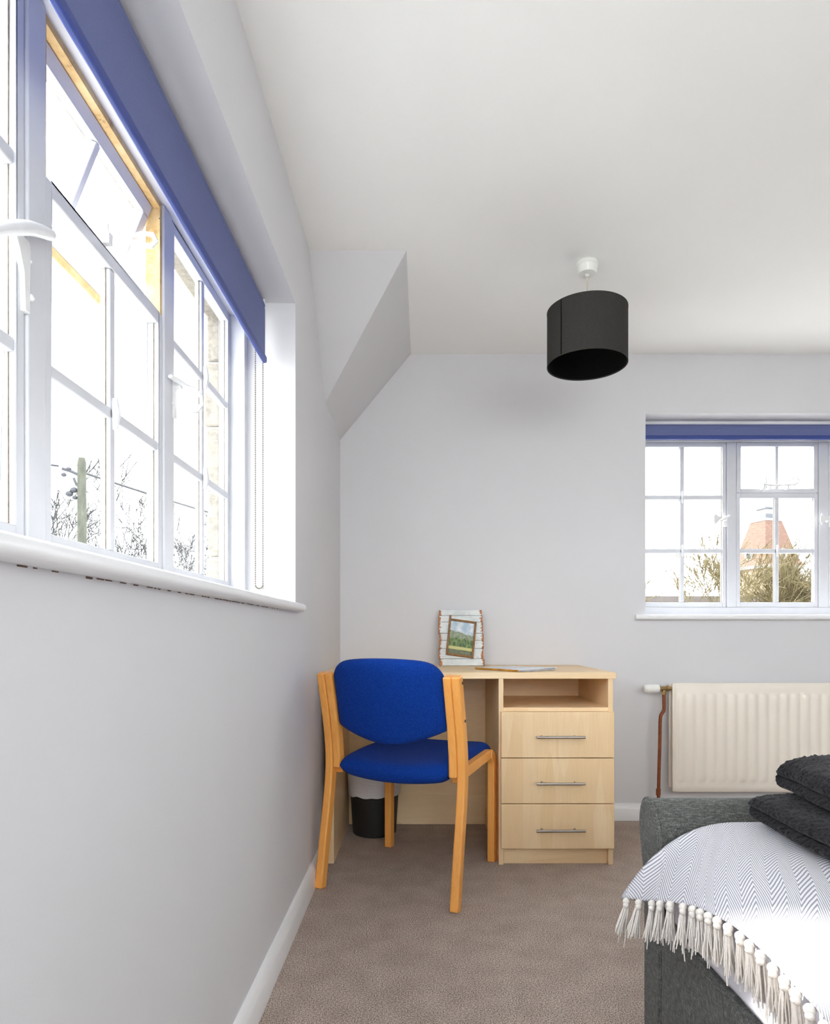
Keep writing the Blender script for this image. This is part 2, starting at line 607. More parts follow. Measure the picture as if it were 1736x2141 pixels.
# sloping soffit in the back left corner
A = (XL, 2.253, ZC); B = (-0.056, 2.253, ZC); C = (-0.056, YB, ZC); Dp = (XL, YB, 1.803); E = (XL, 2.615, 1.811); G = (XL, YB, ZC)
sf = MB()
sf.add([A, B, C, Dp, E, G], [(0, 1, 4), (1, 2, 3, 4), (0, 5, 2, 1), (0, 4, 3, 5), (5, 3, 2)])
struct('trim_1', sf, 'wall_paint', label='white plaster roof slope boxed into the ceiling corner', smooth=False)

def baseboard(name, axis, a0, a1, face, sign, h=0.078):
    # moulded skirting: profile is (distance from wall, height)
    prof = [(0, 0), (0.02, 0), (0.02, h - 0.024), (0.0175, h - 0.018), (0.013, h - 0.008), (0.006, h), (0, h)]
    mb = MB()
    out = [(face + sign * d, z) for d, z in prof]
    if axis == 'y':
        mb.prism(out, 'y', a0, a1)
    else:
        mb.prism(out, 'x', a0, a1)
    return struct(name, mb, 'gloss_white', label='white moulded skirting board along the ' + ('window wall' if axis == 'y' else 'desk wall'), angle=50)
baseboard('baseboard_left', 'y', YR, 2.48, XL, 1)
b2 = baseboard('baseboard_back', 'x', 0.73, XR, YB, -1)

# ------------------------------------------------------------------ windows
def window(idx, mp, a0, a1, z0, z1, mull, mw, proj, label):
    """mp(a, d, z): wall-length a, depth d outward from the glazing plane, height z"""
    root = empty('window_%d' % idx, mp((a0 + a1) / 2, 0, z0), kind='structure', label=label)
    X = lambda p: mp(*p)
    ft = 0.028
    zb, zt = 1.015, 1.850
    fr = MB(X)
    fr.box(a0, a0 + ft, -proj, 0.035, z0 + 0.02, z1)
    fr.box(a1 - ft, a1, -proj, 0.035, z0 + 0.02, z1)
    fr.box(a0 + ft, a1 - ft, -proj * 0.6, 0.035, zt, z1)
    fr.box(a0 + ft, a1 - ft, -proj * 0.35, 0.035, z0 + 0.02, zb)
    fr.build('window_frame', 'window_paint', root, bevel=0.003)
    for c in mull:
        MB(X).box(c - mw / 2, c + mw / 2, -0.004, 0.035, zb, zt).build('mullion', 'window_paint', root, bevel=0.003)
    edges = [a0 + ft]
    for c in mull:
        edges += [c - mw / 2, c + mw / 2]
    edges.append(a1 - ft)
    lights = [(edges[2 * i], edges[2 * i + 1]) for i in range(len(edges) // 2)]
    return root, X, lights, zb, zt

ROWS = (1.300, 1.570)
BW = 0.0105        # half width of a glazing bar
def casement(root, X, l0, l1, zb, zt, handle_side=None, name='casement', rows=ROWS, top=None):
    st = 0.021
    t = top if top else zt
    mb = MB(X)
    g = 0.0015
    mb.box(l0 + g, l0 + st, 0.0, 0.026, zb + g, t - g)
    mb.box(l1 - st, l1 - g, 0.0, 0.026, zb + g, t - g)
    mb.box(l0 + st, l1 - st, 0.0, 0.026, zb + g, zb + 0.026)
    mb.box(l0 + st, l1 - st, 0.0, 0.026, t - 0.026, t - g)
    cs = mb.build(name, 'window_paint', root, bevel=0.002)
    c = (l0 + l1) / 2
    MB(X).box(c - BW, c + BW, 0.003, 0.022, zb + 0.026, t - 0.026).build('glazing_bar', 'window_paint', cs, bevel=0.003)
    zs = [zb + 0.026] + [r for r in rows if r < t - 0.05] + [t - 0.026]
    for r in zs[1:-1]:
        MB(X).box(l0 + st, l1 - st, 0.003, 0.022, r - BW, r + BW).build('glazing_bar', 'window_paint', cs, bevel=0.003)
        MB(X).tube([(c, -0.001, r - 0.03), (c, -0.003, r), (c, -0.001, r + 0.03)], [0.006, 0.0105, 0.006], 8, flat=0.6).build('bar_boss', 'window_paint', cs)
    for i in range(len(zs) - 1):
        lo = zs[i] + (BW if i else 0)
        hi = zs[i + 1] - (BW if i < len(zs) - 2 else 0)
        for s0, s1 in ((l0 + st, c - BW), (c + BW, l1 - st)):
            MB(X).box(s0 - .002, s1 + .002, 0.012, 0.0145, lo - .002, hi + .002).build('pane', 'glass', cs, smooth=False)
            pt = MB(X)
            w = 0.0022
            pt.box(s0, s0 + w, 0.0105, 0.0118, lo, hi)
            pt.box(s1 - w, s1, 0.0105, 0.0118, lo, hi)
            pt.box(s0, s1, 0.0105, 0.0118, lo, lo + w)
            pt.build('putty_line', 'putty', cs, smooth=False)
    return cs

# ---- left window: a = world y, depth goes to -x
G1 = -0.585
mp1 = lambda a, d, z: (G1 - d, a, z)
win1, X1, L1, zb, zt = window(1, mp1, W1[0], W1[1], W1[2], W1[3], (0.476, 0.981, 1.486), 0.047, 0.045,
                              'long white steel window of four lights in the left wall')
casement(win1, X1, *L1[0], zb, zt)
csB = casement(win1, X1, *L1[1], zb, zt)
csC = casement(win1, X1, *L1[2], zb, 1.598, name='fixed_light', rows=(1.300,))
csD = casement(win1, X1, *L1[3], zb, zt)
# rebate of the vent opening, aged cream paint
l0, l1 = L1[2]
rb = MB(X1)
rb.box(l0, l1, 0.002, 0.034, 1.836, 1.850)
rb.box(l0, l0 + 0.010, 0.002, 0.034, 1.598, 1.836)
rb.box(l1 - 0.010, l1, 0.002, 0.034, 1.598, 1.836)
rb.build('vent_rebate', 'aged_cream', win1, smooth=False)
# top-hung vent pushed open
TH = math.radians(22)
def vent_xf(p):
    a, d, s = p      # along, outward, distance down from the hinge
    hx, hz = -0.602, 1.834
    return (hx - s * math.sin(TH) - d * math.cos(TH), a, hz - s * math.cos(TH) + d * math.sin(TH))
VL = 0.242
vm = MB(vent_xf)
v0, v1 = l0 + 0.012, l1 - 0.012
vm.box(v0, v1, 0, 0.024, 0.0, 0.026)
vm.box(v0, v1, 0, 0.024, VL - 0.026, VL)
vm.box(v0, v0 + 0.024, 0, 0.024, 0.026, VL - 0.026)
vm.box(v1 - 0.024, v1, 0, 0.024, 0.026, VL - 0.026)
vent = vm.build('vent', 'window_paint', win1, bevel=0.002)
vc = (v0 + v1) / 2
MB(vent_xf).box(vc - .008, vc + .008, 0.003, 0.021, 0.026, VL - .026).build('glazing_bar', 'window_paint', vent, bevel=0.002)
for s0, s1 in ((v0 + .022, vc - .007), (vc + .007, v1 - .022)):
    MB(vent_xf).box(s0, s1, 0.011, 0.0135, 0.024, VL - 0.024).build('pane', 'glass', vent, smooth=False)
MB(vent_xf).box(v0 - 0.004, v1 + 0.004, 0.0, 0.03, VL, VL + 0.016).build('drip_edge', 'aged_cream', vent, bevel=0.002)
# peg stay of the vent
MB().tube([(-.690, 1.150, 1.634), (-.66, 1.182, 1.632), (-.58, 1.206, 1.622), (-.53, 1.221, 1.614), (-.513, 1.229, 1.616), (-.505, 1.232, 1.628),
           (-.512, 1.234, 1.641), (-.53, 1.232, 1.643), (-.547, 1.229, 1.636), (-.562, 1.226, 1.633), (-.572, 1.224, 1.640)],
          [.007, .006, .0055, .0055, .005, .005, .0045, .004, .0035, .003, .004], 8).build('peg_stay', 'handle_paint', win1)
MB().box(-.592, -.572, 1.186, 1.200, 1.598, 1.618).tube([(-.580, 1.193, 1.612), (-.580, 1.193, 1.636)], .004, 6).build('stay_pin', 'handle_paint', win1)
MB().box(-.70, -.684, 1.135, 1.165, 1.612, 1.642).build('stay_bracket', 'handle_paint', win1, bevel=.002)

def loop_handle(parent, X, a, z, s, big=1.0):
    """cockspur handle: back plate, pivot block and a flat curled grip into the room"""
    h = empty('casement_handle', (0, 0, 0))
    bpy.data.objects.remove(h, do_unlink=True)
    pl = MB(X)
    pl.box(a - .009, a + .009, -0.007, 0.0, z - .075 * big, z + .02)
    pl.tube([(a, -0.004, z), (a, -0.022, z)], .0085, 10)
    pl.ball((a + s * .014, -0.006, z - .045), .004, 6, 4)
    pl.build('handle_plate', 'handle_paint', parent, bevel=.0015)
    MB(X).tube([(a + s * .045, -0.012, z + .006), (a + s * .018, -0.020, z + .006), (a - s * .010, -0.028, z + .004), (a - s * .020, -0.045, z),
                (a - s * .022, -0.060, z - .016), (a - s * .020, -0.062, z - .036), (a - s * .014, -0.052, z - .054), (a - s * .006, -0.036, z - .058)],
               [.006, .007, .0075, .007, .0065, .0065, .006, .0045], 10, flat=0.75).build('handle_grip', 'handle_paint', parent)

# handle of the near casement: stays seen large at the left edge
def arm_handle(parent, X, a, z, s):
    pl = MB(X)
    o = [(a - .030, z - .006), (a + .008, z - .006), (a + .011, z - .020), (a + .009, z - .112), (a - .003, z - .112), (a - .006, z - .058), (a - .016, z - .030)]
    n = len(o)
    pl.add([(p[0], -0.008, p[1]) for p in o] + [(p[0], 0.001, p[1]) for p in o],
           [tuple(range(n)), tuple(range(2 * n - 1, n - 1, -1))] + [(i, (i + 1) % n, (i + 1) % n + n, i + n) for i in range(n)])
    pl.ball((a + .011, -0.006, z - .034), .004, 6, 4)
    pl.ball((a + .013, -0.006, z - .086), .006, 6, 4)
    pl.build('handle_plate', 'handle_paint', parent, bevel=.0015)
    g = MB(X)
    g.tube([(a + .054, -0.010, z + .030), (a + .046, -0.014, z + .028), (a + .020, -0.017, z + .017), (a - .012, -0.019, z + .002), (a - .045, -0.022, z - .018), (a - .085, -0.03, z - .044), (a - .12, -0.035, z - .07)],
           [.006, .010, .0115, .012, .012, .010, .008], 10, flat=0.85)
    g.build('handle_grip', 'handle_paint', parent)
arm_handle(csB, X1, L1[1][1] - 0.010, 1.466, 1)
loop_handle(csD, X1, L1[3][0] + 0.011, 1.462, -1)

# sill board of the left window
def sill(root, axis, a0, a1, face, depth_to, zt_, nose):
    t = 0.024
    prof = [(depth_to, zt_), (face + nose - math.copysign(.008, nose), zt_), (face + nose - math.copysign(.002, nose), zt_ - .004), (face + nose, zt_ - t / 2),
            (face + nose - math.copysign(.002, nose), zt_ - t + .004), (face + nose - math.copysign(.008, nose), zt_ - t), (depth_to, zt_ - t)]
    mb = MB()
    mb.prism(prof, axis, a0, a1)
    return mb.build('window_sill', 'gloss_white', root, angle=50)
sill(win1, 'y', W1[0] - .03, W1[1] + 0.030, XL, -0.575, 0.976, 0.028)
# cracked filler under the sill
ck = MB()
r_ = random.Random(3)
y = 0.45
while y < 1.75:
    ln = r_.uniform(0.004, 0.018)
    if r_.random() < 0.62:
        hh = r_.uniform(0.0003, 0.0008) * (2.4 if 0.70 < y < 0.76 else 1)
        ck.box(XL - .001, XL + .0012, y, y + ln, 0.9505 - hh, 0.9512)
    y += ln + r_.uniform(0.003, 0.012)
put(ck.build('filler_crack', 'crack_brown', win1, smooth=False), kind='stuff')

# ---- back window: a = world x, depth goes to +y
G2 = 3.28
mp2 = lambda a, d, z: (a, G2 + d, z)
win2, X2, L2, zb, zt = window(2, mp2, W2[0], W2[1], W2[2], W2[3], (1.557, 2.020), 0.048, 0.02,
                              'white steel window above the radiator')
csa = casement(win2, X2, *L2[0], zb, zt)
csb = casement(win2, X2, *L2[1], zb, 1.592, name='fixed_light', rows=(1.300,))
csc = casement(win2, X2, *L2[2], zb, zt)
l0, l1 = L2[1]
# closed vent over the fixed light
vm = MB(X2)
vm.box(l0 + .002, l0 + .024, -0.002, .026, 1.594, zt - .002)
vm.box(l1 - .024, l1 - .002, -0.002, .026, 1.594, zt - .002)
vm.box(l0 + .024, l1 - .024, -0.002, .026, 1.594, 1.614)
vm.box(l0 + .024, l1 - .024, -0.002, .026, zt - .024, zt - .002)
vent2 = vm.build('vent', 'window_paint', win2, bevel=.002)
vc = (l0 + l1) / 2
MB(X2).box(vc - .008, vc + .008, .002, .022, 1.614, zt - .024).build('glazing_bar', 'window_paint', vent2, bevel=.002)
for s0, s1 in ((l0 + .022, vc - .007), (vc + .007, l1 - .022)):
    MB(X2).box(s0, s1, .011, .0135, 1.612, zt - .022).build('pane', 'glass', vent2, smooth=False)
MB(X2).tube([(1.700, -.035, 1.628), (1.715, -.038, 1.624), (1.76, -.038, 1.621), (1.82, -.038, 1.624), (1.855, -.038, 1.626), (1.872, -.038, 1.634), (1.876, -.038, 1.648),
             (1.866, -.038, 1.660), (1.850, -.038, 1.660), (1.838, -.038, 1.650), (1.828, -.038, 1.643), (1.820, -.038, 1.649)],
            [.006, .006, .0045, .004, .004, .0038, .0035, .003, .0028, .0025, .0022, .003], 8).build('peg_stay', 'handle_paint', win2)
sp_ = MB(X2)
for a in (1.705, 1.735, 1.825):
    sp_.box(a - .007, a + .007, -.034, 0.0, 1.604, 1.612).tube([(a, -.034, 1.606), (a, -.036, 1.624)], .005, 6)
sp_.build('stay_pin', 'handle_paint', win2, bevel=.001)
def paddle_handle(parent, X, a, z):
    pl = MB(X)
    pl.box(a - .012, a + .010, -.008, .0, z - .035, z + .022)
    pl.tube([(a - .004, -.004, z), (a - .010, -.03, z - .004)], .008, 8)
    pl.build('handle_plate', 'handle_paint', parent, bevel=.002)
    MB(X).tube([(a + .014, -.020, z + .020), (a - .010, -.030, z + .006), (a - .045, -.042, z - .014)], [.005, .006, .006], 8).build('handle_grip', 'handle_paint', parent)
    o = [(a - .030, z + .010), (a - .052, z + .012), (a - .068, z + .026), (a - .076, z + .008), (a - .076, z - .012), (a - .068, z - .030), (a - .060, z - .020)]
    n = len(o)
    bl = MB(X)
    bl.add([(p[0], -.045, p[1]) for p in o] + [(p[0], -.040, p[1]) for p in o],
           [tuple(range(n)), tuple(range(2 * n - 1, n - 1, -1))] + [(i, (i + 1) % n, (i + 1) % n + n, i + n) for i in range(n)])
    bl.build('handle_blade', 'handle_paint', parent, bevel=.001)
paddle_handle(csa, X2, L2[0][1] - .008, 1.455)
paddle_handle(csc, X2, L2[2][0] + .012, 1.455)
sill(win2, 'x', W2[0] - .052, W2[1] + .05, YB, G2 - .01, 0.973, -0.030)

# ---- wide unseen window, added behind the viewpoint to let in fill light
fill_win = empty('window_3', ((FILL_W[0] + FILL_W[1]) / 2, YR, FILL_W[2]), kind='structure', label='wide white window added behind the viewpoint for fill light')
f3 = MB()
f3.box(FILL_W[0], FILL_W[0] + .05, YR - .13, YR - .08, FILL_W[2], FILL_W[3]).box(FILL_W[1] - .05, FILL_W[1], YR - .13, YR - .08, FILL_W[2], FILL_W[3])
f3.box(FILL_W[0] + .05, FILL_W[1] - .05, YR - .13, YR - .08, FILL_W[2], FILL_W[2] + .05).box(FILL_W[0] + .05, FILL_W[1] - .05, YR - .13, YR - .08, FILL_W[3] - .05, FILL_W[3])
f3.build('window_frame', 'window_paint', fill_win, bevel=.003)
for k in range(3):
    xa = FILL_W[0] + .05 + k * (FILL_W[1] - FILL_W[0] - .1) / 3
    xb = FILL_W[0] + .05 + (k + 1) * (FILL_W[1] - FILL_W[0] - .1) / 3
    if k:
        MB().box(xa - .025, xa + .025, YR - .125, YR - .085, FILL_W[2] + .05, FILL_W[3] - .05).build('mullion', 'window_paint', fill_win, bevel=.003)
    MB().box(xa + .02, xb - .02, YR - .107, YR - .103, FILL_W[2] + .045, FILL_W[3] - .045).build('pane', 'glass', fill_win, smooth=False)

# outer stone jamb and lintel of the left window
rs = random.Random(11)
zz = 0.92
for i in range(5):
    h = 0.20
    dx, dy = rs.uniform(-.008, .006), rs.uniform(-.004, .004)
    sb = MB().box(XLO - .004 + dx, -.622, W1[1] - .012 + dy, W1[1] + .10, zz, zz + h - .006)
    ob = sb.build('stone_block', 'sandstone', wall_left, bevel=.006)
    zz += h
MB().box(XLO - .01, -.622, W1[0] - .1, W1[1] + .1, 1.862, 1.93).build('stone_lintel', 'sandstone', wall_left, bevel=.006)

# ------------------------------------------------------------------ desk
YD = 2.487
desk = empty('desk', (0.18, YD, 0), label='light maple desk with three drawers in the corner', cat='desk')
MB().box(-0.3885, 0.739, YD - .004, YB - .004, 0.711, 0.735).build('desktop', 'maple_h', desk, bevel=.0015)
MB().box(-0.366, -0.341, YD + .012, 3.064, 0.0, 0.711).build('side_panel', 'maple_v', desk, bevel=.001)
MB().box(-0.341, 0.2907, 3.014, 3.032, 0.0, 0.711).build('back_panel', 'maple_h', desk, bevel=.001)
MB().box(0.2907, 0.309, YD, 3.064, 0.0, 0.711).build('pedestal_side', 'maple_v', desk, bevel=.001)
MB().box(0.7095, 0.728, YD, 3.064, 0.0, 0.711).build('pedestal_side', 'maple_v', desk, bevel=.001)
MB().box(0.309, 0.7095, YD, 3.05, 0.586, 0.601).build('shelf', 'maple_h', desk, bevel=.001)
MB().box(0.309, 0.7095, 2.96, 2.975, 0.02, 0.711).build('pedestal_back', 'maple_h', desk, bevel=.001)
MB().box(0.309, 0.7095, YD + .014, YD + .032, 0.0, 0.062).build('plinth', 'maple_h', desk, bevel=.001)
for z0, z1, zh in ((0.4125, 0.586, 0.494), (0.2385, 0.4095, 0.319), (0.0665, 0.2355, 0.142)):
    dr = MB().box(0.2985, 0.728, YD - .018, YD - .0005, z0, z1).build('drawer', 'maple_v', desk, bevel=.0015)
    hb = MB()
    xa, xb = 0.428, 0.612
    hb.tube([(xa, YD - .045, zh), (xb, YD - .045, zh)], .0052, 12)
    for xx in (xa + .024, xb - .035):
        hb.tube([(xx, YD - .018, zh), (xx, YD - .045, zh)], .0042, 10)
    hb.build('handle', 'nickel', dr)
    MB().box(0.318, 0.70, YD, YD + .40, z0 + .012, z1 - .03).build('drawer_box', 'maple_h', dr, smooth=False)

# ------------------------------------------------------------------ chair
chair = empty('desk_chair', (-0.0286, 2.393, 0), math.radians(-23.0), label='blue upholstered beech desk chair pulled up to the desk', cat='chair')
def sweep(path, x0, x1, th, xf=None):
    """rectangular bent wood strip; path in (y, z), x0..x1 width (may be pairs per point)"""
    mb = MB()
    n = len(path)
    pts, faces = [], []
    for i, (y, z) in enumerate(path):
        a = path[max(0, i - 1)]; b = path[min(n - 1, i + 1)]
        t = Vector((b[0] - a[0], b[1] - a[1])).normalized()
        nx, nz = -t.y, t.x
        xa = x0(i / (n - 1)) if callable(x0) else x0
        xb = x1(i / (n - 1)) if callable(x1) else x1
        for (x, s) in ((xa, -1), (xb, -1), (xb, 1), (xa, 1)):
            pts.append((x, y + nx * s * th / 2, z + nz * s * th / 2))
    for i in range(n - 1):
        for k in range(4):
            k2 = (k + 1) % 4
            faces.append((i * 4 + k, i * 4 + k2, (i + 1) * 4 + k2, (i + 1) * 4 + k))
    faces += [(3, 2, 1, 0), tuple((n - 1) * 4 + k for k in range(4))]
    mb.add(pts, faces)
    return mb

def catmull(pts, m=6):
    out = []
    P = [pts[0]] + list(pts) + [pts[-1]]
    for i in range(1, len(P) - 2):
        for k in range(m):
            t = k / m
            out.append(tuple(0.5 * ((2 * P[i][j]) + (-P[i - 1][j] + P[i + 1][j]) * t + (2 * P[i - 1][j] - 5 * P[i][j] + 4 * P[i + 1][j] - P[i + 2][j]) * t * t
                                    + (-P[i - 1][j] + 3 * P[i][j] - 3 * P[i + 1][j] + P[i + 2][j]) * t ** 3) for j in range(len(pts[0]))))
    out.append(tuple(pts[-1]))
    return out

REAR = [(-.250, 0.0), (-.222, .15), (-.196, .28), (-.180, .38), (-.178, .46), (-.192, .56), (-.215, .66), (-.236, .748)]
POST = [(-.176, .408), (-.177, .46), (-.190, .56), (-.213, .66), (-.234, .748)]
for s in (-1, 1):
    xo, xi = s * .264, s * .235
    sweep(catmull(REAR, 5), min(xo, xi), max(xo, xi), .036).build('leg', 'beech', chair, bevel=.005, seg=3, angle=45)
    xo, xi = s * .2345, s * .205
    sweep(catmull(POST, 5), min(xo, xi), max(xo, xi), .038).build('back_post', 'beech', chair, bevel=.007, seg=3, angle=45)
    xo, xi = s * .236, s * .207
    sweep([(.242, 0), (.242, .2), (.242, .37)] + [(.242 - .055 * (1 - math.cos(a)), .37 + .055 * math.sin(a)) for a in (0.3, 0.7, 1.1, 1.45)],
          min(xo, xi), max(xo, xi), .036).build('leg', 'beech', chair, bevel=.004, seg=3, angle=45)
    sweep([(.187, .425), (.05, .418), (-.08, .41), (-.168, .405)], min(xo, xi), max(xo, xi), .036).build('seat_rail', 'beech', chair, bevel=.004, seg=3, angle=45)
    for zz, yy in ((.725, -.222), (.60, -.196)):
        xx = s * .2655
        MB().tube([(xx - s * .003, yy, zz), (xx, yy, zz)], .005, 10).build('screw_cap', 'black_plastic', chair)
MB().tube([(-.207, .18, .405), (.207, .18, .405)], .012, 8).build('stretcher', 'beech', chair)

def lerp_path(path, z):
    for (y0, z0), (y1, z1) in zip(path, path[1:]):
        if z <= z1:
            return y0 + (y1 - y0) * (z - z0) / (z1 - z0)
    (y0, z0), (y1, z1) = path[-2], path[-1]
    return y0 + (y1 - y0) * (z - z0) / (z1 - z0)

def pillow(nu, nv, pos, T, p=8):
    """closed cushion from a mid-surface: pos(u, w) -> point, normal"""
    mb = MB()
    us = [math.sin(math.pi / 2 * (2 * i / (nu - 1) - 1)) for i in range(nu)]
    ws = [math.sin(math.pi / 2 * (2 * j / (nv - 1) - 1)) for j in range(nv)]
    for sgn in (1, -1):
        def fn(i, j):
            u, w = us[i], ws[j]
            c, n = pos(u, w)
            fade = math.sqrt(max(0.0, (1 - abs(u) ** p) * (1 - abs(w) ** p)))
            return tuple(Vector(c) + Vector(n) * (sgn * T * fade))
        mb.grid(fn, nu, nv)
    return mb

def back_pos(u, w):
    top = .802 - .014 * u * u - .042 * abs(u) ** 9
    bot = .508 + .058 * abs(u) ** 1.7
    z = bot + (top - bot) * (w + 1) / 2
    y = lerp_path(POST, z) - .030 * (1 - u * u) + .002
    return (u * .2045, y, z), (0, -.97, -.2)
pillow(33, 25, back_pos, .024, 10).build('backrest', 'blue_upholstery', chair, angle=70)

def seat_pos(u, w):
    y = .025 + w * .222
    hw = .203 + .012 * (w + 1) / 2
    z = .434 - .016 * (1 - u * u) * (1 if w < 0 else 1 - w * .6) - .014 * max(0, -w) ** 2
    y2 = y - (.022 * (1 - u * u) if w < 0 else -.012 * (1 - u * u)) * abs(w)
    return (u * hw, y2, z), (0, .1 * min(0, w), 1)
pillow(41, 33, seat_pos, .035, 16).build('seat', 'blue_upholstery', chair, angle=70)

# ------------------------------------------------------------------ waste bin
BC = (-0.214, 2.893, 0)
wbin = empty('waste_bin', BC, label='black waste bin with white plastic liner under the desk', cat='bin')
MB().lathe([(.001, .004), (.088, .0), (.096, .006), (.103, .12), (.112, .275), (.1145, .285), (.1145, .291), (.110, .291), (.100, .12), (.092, .012), (.001, .012)], BC, 40).build('bin_body', 'black_plastic', wbin)
lm = MB()
def liner(i, j):
    a = 2 * math.pi * i / 72
    prof = [(.104, .27), (.107, .296), (.1165, .302), (.1195, .29), (.1185, .25), (.116, .21), (.1145, .178)]
    r, z = prof[j]
    k = noise.noise(Vector((math.cos(a) * 3, math.sin(a) * 3, z * 18)))
    z2 = z + (.012 * noise.noise(Vector((math.cos(a) * 2, math.sin(a) * 2, 4))) if j >= 4 else 0)
    rr = r + .0028 * k * (1 if j > 2 else 0)
    return (BC[0] + rr * math.cos(a), BC[1] + rr * math.sin(a), z2)
lm.grid(liner, 72, 7, closed_u=True)
lm.build('bin_liner', 'liner', wbin, angle=70)

# ------------------------------------------------------------------ picture plaque leaning on the wall
PB = Vector((0.178, 2.985, 0.735))
plq = empty('picture_plaque', tuple(PB), label='white distressed plank plaque with a tilted landscape picture, on the desk', cat='picture')
LEAN = math.radians(17)
UN = 0.0001655
def pq(p):
    # p = (unit x, depth towards the viewer, unit y down) with the photo-board's own units
    x = (p[0] - 855) * UN
    h = (1710 - p[2]) * UN / math.cos(LEAN) * 1.0
    return (PB.x + x, PB.y + h * math.sin(LEAN) - p[1] * math.cos(LEAN), PB.z + h * math.cos(LEAN) + p[1] * math.sin(LEAN))
rows = [(160, 310, 245, 1455), (320, 497, 228, 1470), (508, 812, 220, 1478), (828, 1010, 252, 1490), (1022, 1240, 240, 1482), (1252, 1520, 222, 1466), (1532, 1710, 256, 1496)]
for (t, b, l, r) in rows:
    mb = MB(pq)
    mb.box(l, r, 0.0, 0.009, t, b)
    xl = PB.x + (l - 855) * UN
    xr = PB.x + (r - 855) * UN
    mb.build('plank', 'plank', plq, bevel=.0008, vuv=lambda co, a=xl, c=xr: ((co.x - a) / (c - a), (co.z - PB.z) * 4))
MB(pq).box(330, 430, -.006, 0, 180, 1690).build('batten', 'rustic_frame', plq)
MB(pq).box(1290, 1390, -.006, 0, 180, 1690).build('batten', 'rustic_frame', plq)
c_, s_ = math.cos(math.radians(8.0)), math.sin(math.radians(8.0))
def pf(p):
    # picture frame local units, rotated by 8 degrees on the board; origin at its centre
    x, d, yy = p
    # slight shear as the hand-made frame is out of square
    return pq((860 + x * c_ - yy * s_ * 0.80, d, 965 + x * s_ + yy * c_))
fr = MB(pf)
hw, hh, bw = 388, 512, 56
fr.box(-hw, -hw + bw, .009, .019, -hh - 90, hh)
fr.box(hw - bw, hw, .009, .019, -hh, hh)
fr.box(-hw + bw, hw - bw, .009, .018, -hh, -hh + bw)
fr.box(-hw + bw, hw - bw, .009, .018, hh - bw, hh)
pfr = fr.build('picture_frame', 'rustic_frame', plq, bevel=.0012)
ph = MB(pf)
ph.box(-hw + bw - 6, hw - bw + 6, .0092, .0115, -hh + bw - 6, hh - bw + 6)
po = ph.build('landscape_photo', 'photo', pfr, smooth=False)
me = po.data
ul = me.uv_layers.new(name='UVMap')
zs = [v.co.z for v in me.vertices]
for lp in me.loops:
    co = me.vertices[lp.vertex_index].co
    x = co.x / UN - (860 - 855)
    yy = (1710 - 965) - (co.z / UN)      # units down from the frame's centre
    u = x * c_ + yy * s_
    v = -x * s_ + yy * c_
    ul.data[lp.index].uv = (u / (2 * (hw - bw)) + .5, .5 - v / (2 * (hh - bw)))
st = MB(pq)
st.tube([(655, .020, 395), (840, .0135, 305), (1000, .012, 240)], .0006, 5)
st.tube([(1245, .020, 480), (1150, .015, 380), (1050, .012, 245)], .0006, 5)
st.build('string', 'rustic_frame', plq)
MB(pq).tube([(1025, .008, 240), (1025, .0145, 240)], .0026, 8).build('nail', 'ink_dark', plq)

# ------------------------------------------------------------------ booklet on the desk
BK = Vector((0.368, 2.503, 0.735))
bk = empty('booklet', tuple(BK), label='flat glossy booklet with a golden edge lying on the desk', cat='booklet')
e1, e2 = Vector((-.595, .80, 0)), Vector((.80, .595, 0))
def bx(p):
    q = BK + e1 * p[0] + e2 * p[1]
    return (q.x, q.y, BK.z + p[2])
MB(bx).box(.001, .25, .002, .214, .0010, .0075).build('pages', 'cover_white', bk, smooth=False)
MB(bx).box(0, .252, -.0005, .003, .0008, .0085).build('gilt_edge', 'gilt_edge', bk, bevel=.0006)
MB(bx).box(0.003, .250, .003, .212, .0075, .0085).build('cover', 'cover_white', bk, smooth=False)
for k, (z0, amp, m) in enumerate(((.0015, .0012, 'page_grey'), (.0040, .0016, 'page_grey'), (.0066, .0016, 'page_grey'), (.0088, .0010, 'cover_white'))):
    lf = MB()
    def leaf(i, j, z0=z0, amp=amp, k=k):
        b = .004 + .214 * i / 24
        a = -.004 + (.02 + .05 * k) * j / 3
        z = z0 + amp * math.sin(b * 60 + k * 1.7) * (1 if k < 3 else .6) + .004 * (b / .214) ** 2 * (1 - j / 3)
        return bx((a, b, max(.0006, z)))
    lf.grid(leaf, 25, 4)
    lf.build('page', m, bk, solid=.0007)

# ------------------------------------------------------------------ pendant lamp
LX, LY = 0.589, 2.33
lamp = empty('pendant_lamp', (LX, LY, ZC), label='charcoal drum pendant lamp hanging from a white ceiling rose', cat='lamp')
MB().lathe([(.001, 0), (.037, 0), (.039, -.004), (.039, -.012), (.036, -.014), (.0355, -.032), (.031, -.040), (.010, -.043), (.006, -.050), (.001, -.050)], (LX, LY, ZC), 40).build('ceiling_rose', 'white_plastic', lamp)
MB().tube([(LX, LY, ZC - .045), (LX, LY, 2.005)], .0028, 8).build('cord', 'cord', lamp)
R = .141
sh = MB().lathe([(R, 1.846), (R, 2.037)], (LX, LY, 0), 96)
shade = sh.build('lamp_shade', 'shade_cloth', lamp)
MB().lathe([(R - .0018, 1.8465), (R - .0018, 2.0365)], (LX, LY, 0), 96).build('shade_lining', 'shade_lining', shade)
for z in (1.846, 2.037):
    MB().lathe([(R + .0006, z - .0018), (R + .0006, z + .0018), (R - .0024, z + .0018), (R - .0024, z - .0018)], (LX, LY, 0), 96, close=True).build('shade_rim', 'shade_cloth', shade)
sa = math.radians(218)
